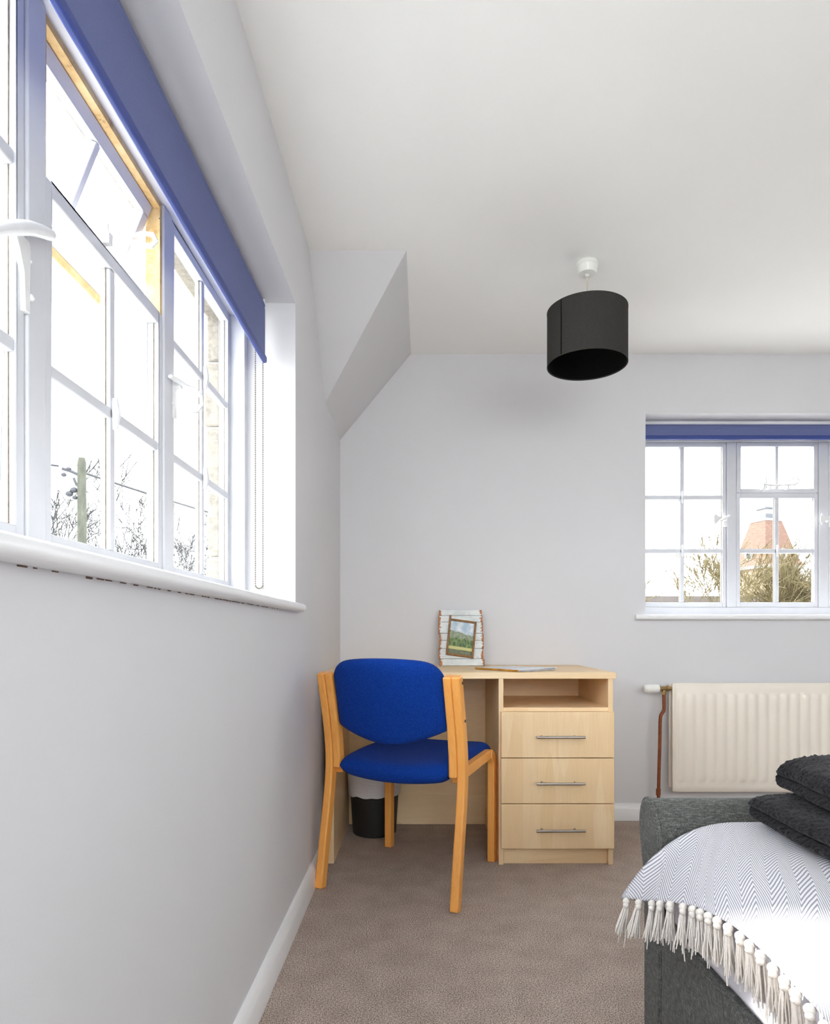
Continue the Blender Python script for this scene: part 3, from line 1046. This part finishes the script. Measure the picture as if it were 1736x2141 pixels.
MB().box(LX + R * math.cos(sa) - .0016, LX + R * math.cos(sa) + .0016, LY + R * math.sin(sa) - .0016, LY + R * math.sin(sa) + .0016, 1.847, 2.036).build('shade_seam', 'shade_lining', shade)
MB().lathe([(.001, 2.008), (.015, 2.004), (.019, 1.99), (.019, 1.95), (.022, 1.945), (.022, 1.935), (.014, 1.93), (.001, 1.93)], (LX, LY, 0), 24).build('lamp_holder', 'black_plastic', lamp)
sp_ = MB()
for k in range(3):
    a = 2 * math.pi * k / 3 + .4
    sp_.tube([(LX + .02 * math.cos(a), LY + .02 * math.sin(a), 1.94), (LX + (R - .002) * math.cos(a), LY + (R - .002) * math.sin(a), 2.03)], .0016, 6)
sp_.build('shade_carrier', 'nickel', lamp)

# ------------------------------------------------------------------ radiator
RX0, RX1, RZ0, RZ1, RYF = 1.152, 2.35, 0.153, 0.656, 2.992
rad = empty('radiator', (1.75, 3.04, RZ0), label='cream fluted panel radiator under the back window', cat='radiator')
PITCH = .048
def rad_grid(i, j):
    n_u = 25 * 10
    x = RX0 + .010 + (RX1 - RX0 - .02) * i / n_u
    zl = [0, .004, .03, .045, .052, .06, .075, .2, .3, .4, .43, .445, .452, .46, .475, .499, .503]
    z = RZ0 + zl[j]
    f = (x - RX0 - .035) / PITCH
    d = 0.5 + 0.5 * math.cos(2 * math.pi * f)
    d = d ** 0.7
    amp = 0.0
    if .045 < zl[j] < .46:
        amp = .0075
    if abs(zl[j] - .052) < 1e-6 or abs(zl[j] - .452) < 1e-6:
        amp = .0035
    if x < RX0 + .02 or x > RX1 - .02:
        amp = 0
    edge = .006 if j in (0, 16) else 0
    return (x, RYF - amp * d + edge, z)
rg = MB().grid(rad_grid, 251, 17)
rg.build('front_panel', 'radiator_enamel', rad, angle=60)
MB().box(RX0, RX1, RYF + .003, RYF + .016, RZ0 + .001, RZ1 - .001).build('panel_edge', 'radiator_enamel', rad, bevel=.005, seg=3)
MB().box(RX0, RX1, RYF + .044, RYF + .058, RZ0 + .012, RZ1 - .006).build('rear_panel', 'radiator_enamel', rad, bevel=.005, seg=3)
MB().box(RX0 + .02, RX1 - .02, RYF + .016, RYF + .044, RZ1 - .03, RZ1 - .006).box(RX0 + .02, RX1 - .02, RYF + .016, RYF + .044, RZ0 + .014, RZ0 + .034).build('header', 'radiator_enamel', rad)
for xx in (RX0 + .1, RX1 - .13):
    MB().box(xx, xx + .03, RYF + .058, YB - .001, RZ0 + .05, RZ1 - .05).build('wall_bracket', 'radiator_enamel', rad)
VY, VZ = 3.012, 0.629
def xlathe(mb, prof, n=20):
    t = MB().lathe(prof, (0, 0, 0), n)
    mb.add([(p[2], VY + p[0], VZ + p[1]) for p in t.v], t.f)
    return mb
vb = xlathe(MB(), [(.001, 1.027), (.012, 1.027), (.0165, 1.031), (.019, 1.038), (.020, 1.05), (.020, 1.088), (.0175, 1.094), (.001, 1.094)], 24)
for k in range(7):
    a = math.pi * (0.2 + k * .24)
    yy, zz = VY - .0195 * math.sin(a), VZ + .0195 * math.cos(a)
    vb.tube([(1.042, yy, zz), (1.058, yy, zz)], .0013, 5)
vb.build('thermostat_head', 'white_plastic', rad)
bb = xlathe(MB(), [(.001, 1.093), (.014, 1.093), (.014, 1.100), (.0105, 1.102), (.0105, 1.128), (.014, 1.130), (.014, 1.142), (.009, 1.143), (.009, 1.160), (.001, 1.160)], 12)
bb.tube([(1.117, VY, VZ), (1.117, VY, VZ - .016)], .009, 10).tube([(1.117, VY, VZ - .016), (1.117, VY, VZ - .028)], .0115, 6)
bb.build('valve_body', 'brass', rad, angle=30)
MB().tube(catmull([(1.117, VY, VZ - .025), (1.118, VY, .56), (1.117, VY, .528), (1.104, VY, .505), (1.100, VY, .47), (1.098, VY, .36), (1.094, VY, .22), (1.091, VY, .001)], 5), .0078, 12)\
    .tube([(1.092, VY, .165), (1.0915, VY, .135)], .0105, 12).build('supply_pipe', 'copper_pipe', rad)

# ------------------------------------------------------------------ roller blinds
def blind(label, mp, a0, a1, z0, z1, chain):
    base = mp((a0 + a1) / 2, 0, z1)
    r = empty('roller_blind', base, label=label, cat='blind', group='blue roller blinds')
    ff = MB(lambda p: mp(*p))
    n = 40
    prof = [(0.000, z0 + .018), (0.000, z1 - .045), (-.004, z1 - .034), (-.012, z1 - .020)]
    pts, faces = [], []
    ff.box(a0 + .004, a1 - .004, -.0006, .0006, z0 + .012, z1 - .03)
    ff.build('fabric', 'blue_blind', r, smooth=False)
    tb = MB(lambda p: mp(*p))
    m = 24
    pts = []
    for a in (a0 + .004, a1 - .004):
        for k in range(m):
            an = 2 * math.pi * k / m
            pts.append((a, .016 + .0168 * math.cos(an), z1 - .021 + .0168 * math.sin(an)))
    tb.add(pts, [(k, (k + 1) % m, m + (k + 1) % m, m + k) for k in range(m)] + [tuple(range(m)), tuple(range(2 * m - 1, m - 1, -1))])
    tb.build('roller', 'blue_blind', r)
    MB(lambda p: mp(*p)).box(a0 + .003, a1 - .003, -.007, .007, z0, z0 + .020).build('bottom_bar', 'blue_bar', r, bevel=.005, seg=3)
    for aa in (a0, a1 - .003):
        MB(lambda p: mp(*p)).box(aa, aa + .003, 0, .034, z1 - .045, z1).build('end_bracket', 'white_plastic', r, bevel=.001)
    if chain:
        ch = MB()
        pts = []
        (xa, xb, yc, zlo, zhi) = chain
        rr = abs(xb - xa) / 2
        z = zhi
        while z > zlo + rr:
            pts.append((xa, yc, z)); pts.append((xb, yc, z)); z -= .0068
        for k in range(1, 12):
            an = math.pi * k / 12
            pts.append(((xa + xb) / 2 + rr * math.cos(an), yc, zlo + rr - rr * math.sin(an)))
        for p in pts:
            ch.ball(p, .0024, 6, 4)
        ch.tube([(xa, yc, zhi), (xa, yc, zlo + rr)], .0007, 4).tube([(xb, yc, zhi), (xb, yc, zlo + rr)], .0007, 4)
        ch.build('bead_chain', 'chain_metal', r)
        MB().box((xa + xb) / 2 - .008, (xa + xb) / 2 + .008, yc + .004, W1[1], zlo - .004, zlo + .02).build('chain_clip', 'white_plastic', r, bevel=.002)
    return r
blind('long blue roller blind over the window with the open vent', lambda a, d, z: (-.479 - d, a, z), -.02, 1.978, 1.704, 1.900, (-.512, -.489, 1.990, 1.022, 1.86))
blind('short blue roller blind over the window above the radiator', lambda a, d, z: (a, 3.185 + d, z), W2[0] + .006, W2[1] - .006, 1.833, 1.916, None)

# ------------------------------------------------------------------ bed
BX0, BX1 = 0.453, 1.86
bed = empty('bed', ((BX0 + BX1) / 2, .3, 0), label='dark grey linen bed frame with rolled footboard', cat='bed')
FP = [(1.247, .04), (1.247, .44), (1.250, .478), (1.260, .510), (1.278, .534), (1.300, .547), (1.322, .550), (1.344, .542), (1.360, .522), (1.367, .495), (1.362, .462), (1.350, .425), (1.340, .385), (1.336, .33), (1.336, .04)]
FPs = [FP[0]] + catmull(FP[1:-1], 3) + [FP[-1]]
MB().prism(FPs, 'x', BX0, BX1).build('footboard', 'grey_linen', bed, bevel=.008, seg=3, angle=50)
pp = MB()
pp.tube([(BX0 + .006, y, z) for y, z in FPs], .0034, 6)
pp.build('piping', 'grey_linen', bed)
MB().box(BX0 + .002, BX0 + .040, -.75, 1.247, .04, .342).build('side_rail', 'grey_linen', bed, bevel=.012, seg=4)
MB().box(BX1 - .040, BX1 - .002, -.75, 1.247, .04, .342).build('side_rail', 'grey_linen', bed, bevel=.012, seg=4)
MB().box(BX0, BX1, -.85, -.75, .04, 1.05).build('headboard', 'grey_linen', bed, bevel=.02, seg=4)
MB().box(BX0 + .04, BX1 - .04, -.75, 1.247, .22, .30).build('base_panel', 'grey_linen', bed, smooth=False)
for x in (BX0 + .03, BX1 - .09):
    for y in (-.82, 1.27):
        MB().box(x, x + .06, y, y + .05, 0, .04).build('bed_foot', 'black_plastic', bed)

# mattress in a white sheet
half = [(.545, .305), (.510, .320), (.494, .340), (.466, .350), (.454, .368), (.450, .395), (.450, .43), (.460, .468), (.482, .494), (.52, .507), (.60, .512)]
mid = (BX0 + BX1) / 2
sec = half + [(.6 + (1.713 - .6) * k / 8, .512) for k in range(1, 8)] + [(2 * mid - x, z) for x, z in reversed(half)]
def matt(i, j):
    x, z = sec[i]
    y = -.745 + (1.985) * j / 90
    e = 1.0
    if y > 1.20:
        t = (y - 1.20) / .04
        e = math.sqrt(max(0, 1 - t * t * .55))
    k = noise.noise(Vector((x * 5, y * 7, z * 5))) * .005 + noise.noise(Vector((x * 3, y * 26 + z * 22, z * 3))) * .0026
    side = 1 if x < mid else -1
    x2 = x + k * side * (1 if z < .50 else .1)
    return (x2, y, .40 + (z - .40) * e + (k * .3 if z > .5 else 0) - .002)
mm = MB().grid(matt, len(sec), 91)
mat_o = thing('mattress', mm, 'sheet', 'mattress under a white sheet in the grey bed frame', 'mattress', (mid, .3, .302), angle=80)

# throw over the foot of the bed
HEM = [(1.222, .366, .386), (1.2037, .385, .394), (1.13, .392, .42), (1.044, .40, .455), (.983, .41, .4736), (.932, .425, .479), (.884, .435, .479), (.812, .44, .473), (.7417, .445, .46), (.6, .445, .45), (.3, .445, .44), (.25, .445, .44)]
def hem(y):
    for a, b in zip(HEM, HEM[1:]):
        if y >= b[0]:
            t = (y - b[0]) / (a[0] - b[0])
            return (b[1] + (a[1] - b[1]) * t, b[2] + (a[2] - b[2]) * t)
    return HEM[-1][1:]
def hem_s(y):
    ws = [(-.03, 1), (-.015, 2), (0, 3), (.015, 2), (.03, 1)]
    xs = sum(hem(min(1.222, y + d))[0] * w for d, w in ws) / 9
    zs = sum(hem(min(1.222, y + d))[1] * w for d, w in ws) / 9
    return xs, zs
ZTOP = .531
def throw_pt(y, s):
    """s: horizontal distance from the hem"""
    xh, zh = hem_s(y)
    far = min(1, max(0, (y - .85) / .35))
    L = .14 + .09 * far
    t = min(1, s / L)
    z = zh + (ZTOP - zh) * (1 - (1 - t) ** 2.6)
    x = xh + s
    fade = min(1, s / .05)
    w = noise.noise(Vector((x * 6, y * 7, 1.3))) * .005 * fade + noise.noise(Vector((x * 3.1, y * 19, 7.7))) * .003 * (1 - .5 * t)
    z += w
    if x > 1.83:
        z -= (x - 1.83) * 1.4
    return (x, y, z)
NS = 110
TS = [0.0]
for i in range(1, NS):
    TS.append(TS[-1] + (.004 if i < 60 else .0248))
NYT = 130
uvs = {}
def thr(i, j):
    s = TS[i]
    y = 1.222 - (1.222 - .26) * j / (NYT - 1)
    return throw_pt(y, s)
tm = MB().grid(thr, NS, NYT)
arc = []
for j in range(NYT):
    acc, row, prev = 0.0, [0.0], Vector(tm.v[j])
    for i in range(1, NS):
        p = Vector(tm.v[i * NYT + j])
        acc += (p - prev).length
        prev = p
        row.append(acc)
    arc.append(row)
KNOTS = [1.216, 1.204, 1.162, 1.109, 1.079, 1.044, 1.007, .983, .966, .949, .931, .909, .884, .863, .838, .812, .789, .768, .742, .715, .691, .661, .63, .60, .57, .54, .51, .48, .45, .42, .39, .36, .33, .30]
def knot_u(y):
    # cloth length along the hem, counted in tassels
    for i in range(len(KNOTS) - 1):
        if y >= KNOTS[i + 1]:
            return i + (KNOTS[i] - y) / (KNOTS[i] - KNOTS[i + 1])
    return len(KNOTS) + (KNOTS[-1] - y) / .03
throw_root = empty('throw_blanket', (1.1, .75, .53), label='white and grey herringbone throw with tasselled hem on the bed', cat='blanket')
tme = bpy.data.meshes.new('cloth')
bv = BASE[throw_root.name]
tme.from_pydata([(p[0] - bv.x, p[1] - bv.y, p[2] - bv.z) for p in tm.v], [], tm.f)
tme.polygons.foreach_set('use_smooth', [True] * len(tme.polygons))
ul = tme.uv_layers.new(name='UVMap')
for lp in tme.loops:
    i, j = divmod(lp.vertex_index, NYT)
    y = 1.222 - (1.222 - .26) * j / (NYT - 1)
    ul.data[lp.index].uv = (knot_u(y - 1.5 * TS[i]) * .031 + .012, arc[j][i] * 1.3)
tme.materials.append(M['throw'])
cloth = bpy.data.objects.new('cloth', tme)
COL.objects.link(cloth)
cloth.parent = throw_root
sd = cloth.modifiers.new('solidify', 'SOLIDIFY')
sd.thickness = .004
sd.offset = 1.0

rt = random.Random(21)
for k, y in enumerate(KNOTS):
    if k == 0:
        continue
    xh, zh = hem_s(y)
    kx, kz = xh - .002, zh - .007
    tb = MB()
    tb.ball((kx, y + .001, kz + .001), .0072, 10, 8, 0.95)
    tb.ball((kx - .002, y - .003, kz - .004), .0060, 9, 7, 0.9)
    outw = -.011 if y > 1.12 else (-.004 if y > 1.0 else .004)
    ln0 = .055 if y > .95 else .058
    for q in range(36):
        a = rt.uniform(0, 2 * math.pi)
        rr = rt.uniform(.2, 1) ** .5
        ln = ln0 * rt.uniform(.82, 1.08) * (1.28 if rt.random() < .05 else 1)
        dx, dy = math.cos(a) * rr, math.sin(a) * rr
        sx, sy = rt.uniform(-.004, .004), rt.uniform(-.004, .004)
        path = []
        for m in range(5):
            t = m / 4
            fl = .0048 + .0052 * t
            path.append((kx + dx * fl + sx * t * t + outw * t + rt.uniform(-.0008, .0008), y + dy * fl + sy * t * t + rt.uniform(-.0008, .0008), kz - .003 - ln * t))
        tb.tube(path, [.0013, .0013, .0012, .0011, .0008], 4)
    tb.build('tassel', 'yarn', throw_root, angle=80)

# ------------------------------------------------------------------ towels
def towel(label, x0, x1, y0, y1, z0, th, seed, split=0.0, droop=0.006):
    R2 = .026
    def left_x(h):      # two folded layers, h in [-1, 1]
        t = 2 * (h - split) / (1 - split) - 1 if h > split else 2 * (split - h) / (1 + split) - 1
        return R2 * (1 - math.sqrt(max(0, 1 - t * t)))
    prof = []
    nb = 48
    for k in range(nb + 1):
        h = -1 + 2 * k / nb
        prof.append((x0 + left_x(h) * 1.0, h))
    nt_ = 120
    for k in range(1, nt_):
        prof.append((x0 + R2 + (x1 - x0 - 2 * R2) * k / nt_, 1.0))
    for k in range(nb + 1):
        h = 1 - 2 * k / nb
        prof.append((x1 - left_x(h), h))
    for k in range(1, 24):
        prof.append((x1 - R2 - (x1 - x0 - 2 * R2) * k / 24, -1.0))
    n = len(prof)
    NYW = 210
    ys = []
    for j in range(NYW):
        ys.append(y0 + (y1 - y0) * j / (NYW - 1))
    def fn(i, j):
        x, h = prof[i]
        y = ys[j]
        e = min(y1 - y, y - y0)
        sc = 1.0
        if e < .022:
            t = 1 - e / .022
            sc = math.sqrt(max(.02, 1 - t * t))
        dip = droop * math.exp(-max(0, x - x0) / .045) * (h + 1) / 2
        z = z0 + th / 2 + h * th / 2 * sc - dip
        xx = x + (.012 * (1 - sc))
        p = Vector((xx, y, z))
        big = noise.noise(p * 14 + Vector((seed, 0, 0))) * .006
        fuzz = noise.noise(p * 230 + Vector((seed, 3, 0))) * .0030 + noise.noise(p * 120) * .0016
        nz = h if abs(h) > .99 else h * .5
        nx = -1 if i <= nb else 0
        z2 = z + (big * .8 + fuzz) * (1 if nz > 0.5 else (0.0 if nz < -.9 else .4))
        return (xx + nx * (fuzz + abs(big) * .4) + noise.noise(Vector((y * 9, seed, 0))) * .008, y, z2)
    mb = MB().grid(fn, n, NYW, closed_u=True)
    mb.add([fn(i, 0) for i in range(n)], [tuple(range(n))])
    mb.add([fn(i, NYW - 1) for i in range(n)], [tuple(reversed(range(n)))])
    return thing('folded_towel', mb, 'towel', label, 'towel', ((x0 + x1) / 2, (y0 + y1) / 2, z0), 'dark folded towels on the bed', angle=80)
towel('lower dark charcoal folded towel lying on the herringbone throw', .607, .98, .66, 1.222, .5395, .050, 1.0, -.15)
towel('upper dark charcoal folded towel on top of the towel stack', .650, .97, .70, 1.212, .5975, .066, 9.0, -.30, .016)

# ------------------------------------------------------------------ outside
struct('ground', MB().box(-150, 150, -60, 240, -3.1, -3.0), 'grass', label='pale ground far below the windows', smooth=False)
GZ = -3.0
pole = empty('utility_pole', (-6.29, 12.0, GZ), label='weathered wooden utility pole outside the long window', cat='pole')
MB().tube([(-6.29, 12, GZ), (-6.285, 12, 1.5), (-6.29, 12, 4.02), (-6.29, 12, 4.12)], [.11, .085, .076, .055], 16).build('post', 'pole_wood', pole)
ar = MB()
ar.tube([(-6.29, 12, 3.78), (-6.46, 11.95, 3.86), (-6.60, 11.9, 3.90)], .03, 8)
ar.tube([(-6.29, 12, 3.55), (-6.38, 11.98, 3.62), (-6.42, 11.96, 3.74)], .025, 8)
ar.build('bracket', 'insulator', pole)
for c, r in (((-6.50, 11.94, 3.90), .05), ((-6.58, 11.92, 3.79), .05), ((-6.50, 11.96, 3.45), .07), ((-6.42, 11.97, 3.52), .07), ((-6.40, 11.97, 3.38), .05)):
    MB().ball(c, r, 10, 8, .8).build('insulator', 'insulator', pole)
def wire_pts(a, b, sag, n=14):
    a, b = Vector(a), Vector(b)
    return [tuple(a.lerp(b, i / n) - Vector((0, 0, sag * 4 * (i / n) * (1 - i / n)))) for i in range(n + 1)]
thing('power_line', MB().tube(wire_pts((-6.28, 12.08, 3.86), (-3.0, 21.5, 3.85), .10), .024, 6), 'wire', 'overhead cable sagging away from the pole behind the mullions', 'cable', (-6.28, 12.08, 3.86), group='overhead cables')
thing('power_line', MB().tube(wire_pts((-6.63, 11.84, 3.93), (-9.6, 7.9, 3.75), .05), .02, 6), 'wire', 'overhead cable joining the pole from the nearer side', 'cable', (-6.52, 11.92, 3.92), group='overhead cables')

def bare_tree(label, base, height, spread, seed, mat, depth=5, r0=.10, kids=3, group='bare trees outside', first=.45):
    rr = random.Random(seed)
    root = empty('bare_tree', base, label=label, cat='tree', group=group)
    trunk = MB()
    br = MB()
    def grow(p, d, ln, rad, lev):
        segs = 3
        path, rads = [p], [rad]
        q = p
        for s in range(segs):
            d = (d + Vector((rr.uniform(-.18, .18), rr.uniform(-.18, .18), rr.uniform(-.02, .14)))).normalized()
            q = q + d * ln / segs
            path.append(q)
            rads.append(rad * (1 - .45 * (s + 1) / segs))
        (trunk if lev == depth else br).tube(path, rads, 6 if lev == depth else (5 if lev > 2 else 3), cap=False)
        if lev == 0:
            return
        m = kids + (1 if rr.random() < .4 else 0)
        for c in range(m):
            t = rr.uniform(.45, 1.0)
            k = min(segs - 1, int(t * segs))
            st_ = Vector(path[k]).lerp(Vector(path[k + 1]), t * segs - k if t < 1 else 1)
            a = rr.uniform(0, 2 * math.pi)
            tilt = rr.uniform(.35, .9) * spread
            side = d.orthogonal().normalized()
            side = Matrix.Rotation(a, 3, d) @ side
            nd = (d * math.cos(tilt) + side * math.sin(tilt)).normalized()
            grow(st_, nd, ln * rr.uniform(.55, .8), max(rads[k] * .55, .016), lev - 1)
    grow(Vector(base), Vector((0, 0, 1)), height * first, r0, depth)
    trunk.build('trunk', mat, root)
    br.build('branches', mat, root)
    return root
def at(px, y):
    return (px - CX) * y / F_PX
bare_tree('thin grey bare tree standing close behind the utility pole', (at(132, 20), 20, GZ), 9.3, .75, 4, 'bark_grey', 5, .11)
bare_tree('wispy grey bare tree between the pole and the window mullion', (at(262, 24), 24, GZ), 10.0, 1.0, 8, 'bark_grey', 5, .10)
bare_tree('spreading grey bare tree close to the mullion of the vented light', (at(315, 19), 19, GZ), 8.6, 1.0, 15, 'bark_grey', 5, .11)
bare_tree('grey bare tree behind the far casement of the long window', (at(385, 22), 22, GZ), 9.6, 1.0, 23, 'bark_grey', 5, .11)
bare_tree('small olive bare tree over the low dark roof', (at(1380, 24), 24, GZ), 6.9, .8, 31, 'bark_olive', 5, .08)
bare_tree('tall olive bare tree between low roof and window mullion', (at(1470, 24), 24, GZ), 7.7, .7, 37, 'bark_olive', 5, .09)
bare_tree('olive bare tree in front of the tower wall', (at(1560, 26), 26, GZ), 7.0, .8, 41, 'bark_olive', 5, .09)
bare_tree('dense olive bare tree at the tower corner', (at(1650, 25), 25, GZ), 7.0, .9, 43, 'bark_olive', 5, .09, 4)
bare_tree('low dense bare tree beyond the tower, next to the mullion', (at(1692, 27), 27, GZ), 6.5, 1.0, 47, 'bark_olive', 5, .09, 4)

# low roof behind the trees
lr = empty('outbuilding', (at(1470, 40), 40, GZ), label='long low building with a dark flat roof behind the trees', cat='building')
MB().box(at(1340, 40), at(1640, 40), 40, 46, GZ, 2.75).build('wall', 'pale_brick', lr, smooth=False)
MB().box(at(1338, 40), at(1642, 40), 39.8, 46.2, 2.75, 3.16).build('roof', 'concrete_roof', lr, smooth=False)

# clock-house tower with tiled bell-cast roof and cupola
TY = 60.0
TX = at(1602, TY)
def zpx(y):
    return EYE + (CY - y) * TY / F_PX
tower = empty('tower_building', (TX, TY, GZ), label='brick tower with steep tiled roof and white cupola beyond the back window', cat='building')
ROT = math.radians(16)
def sq(r, z, rot=ROT):
    # r = half diagonal
    return [(TX + r * math.cos(rot + math.pi / 4 + k * math.pi / 2) , TY + r * math.sin(rot + math.pi / 4 + k * math.pi / 2), z) for k in range(4)]
def frustum(levels, cap=True):
    mb = MB()
    pts, faces = [], []
    for r, z in levels:
        pts += sq(r, z)
    for i in range(len(levels) - 1):
        for k in range(4):
            k2 = (k + 1) % 4
            faces.append((i * 4 + k, i * 4 + k2, (i + 1) * 4 + k2, (i + 1) * 4 + k))
    if cap:
        faces += [(3, 2, 1, 0), tuple((len(levels) - 1) * 4 + k for k in range(4))]
    mb.add(pts, faces)
    return mb
frustum([(2.75, GZ), (2.75, zpx(1190))]).build('wall', 'pale_brick', tower, smooth=False)
frustum([(3.05, zpx(1192)), (3.10, zpx(1188)), (3.10, zpx(1186))]).build('eaves', 'tower_white', tower, smooth=False)
frustum([(3.10, zpx(1186)), (2.62, zpx(1170)), (2.22, zpx(1150)), (1.85, zpx(1126)), (1.30, zpx(1092))]).build('roof', 'clay_tiles', tower, smooth=False)
frustum([(1.36, zpx(1092)), (1.36, zpx(1088)), (1.0, zpx(1086))]).build('roof_cap', 'tower_white', tower, smooth=False)
frustum([(.82, zpx(1087)), (.80, zpx(1076))]).build('louvre_drum', 'tower_lead', tower, smooth=False)
frustum([(.76, zpx(1076)), (.74, zpx(1066))]).build('lantern_base', 'tower_white', tower, smooth=False)
frustum([(.98, zpx(1066)), (.98, zpx(1063)), (.8, zpx(1062))]).build('lantern_cornice', 'tower_lead', tower, smooth=False)
for k in range(4):
    p = sq(.72, 0)[k]
    MB().box(p[0] - .06, p[0] + .06, p[1] - .06, p[1] + .06, zpx(1062), zpx(1041)).build('lantern_post', 'tower_white', tower, smooth=False)
frustum([(.95, zpx(1041)), (.95, zpx(1038)), (.62, zpx(1032)), (.10, zpx(1020)), (.03, zpx(988))]).build('lantern_roof', 'tower_lead', tower, smooth=False)
for k in (1, 2, 3):
    a = ROT + math.pi / 2 * k
    # round lucarne on each roof slope
    d = Vector((math.cos(a), math.sin(a), 0))
    t = Vector((-d.y, d.x, 0))
    ctr = Vector((TX, TY, zpx(1163))) + d * 1.72
    ring = MB()
    path = [ctr + d * .22 + t * (.36 * math.cos(q)) + Vector((0, 0, .42 * math.sin(q))) for q in [2 * math.pi * i / 18 for i in range(19)]]
    ring.tube(path, .10, 8, cap=False)
    rg_ = ring.build('round_window', 'tower_white', tower)
    gl = MB()
    n = 18
    p1 = [ctr + d * .12 + t * (.34 * math.cos(2 * math.pi * i / n)) + Vector((0, 0, .40 * math.sin(2 * math.pi * i / n))) for i in range(n)]
    p0 = [p - d * .6 for p in p1]
    gl.add(p1 + p0, [tuple(range(n)), tuple(range(2 * n - 1, n - 1, -1))] + [(i, (i + 1) % n, n + (i + 1) % n, n + i) for i in range(n)])
    gl.build('dial', 'tower_lead', rg_)
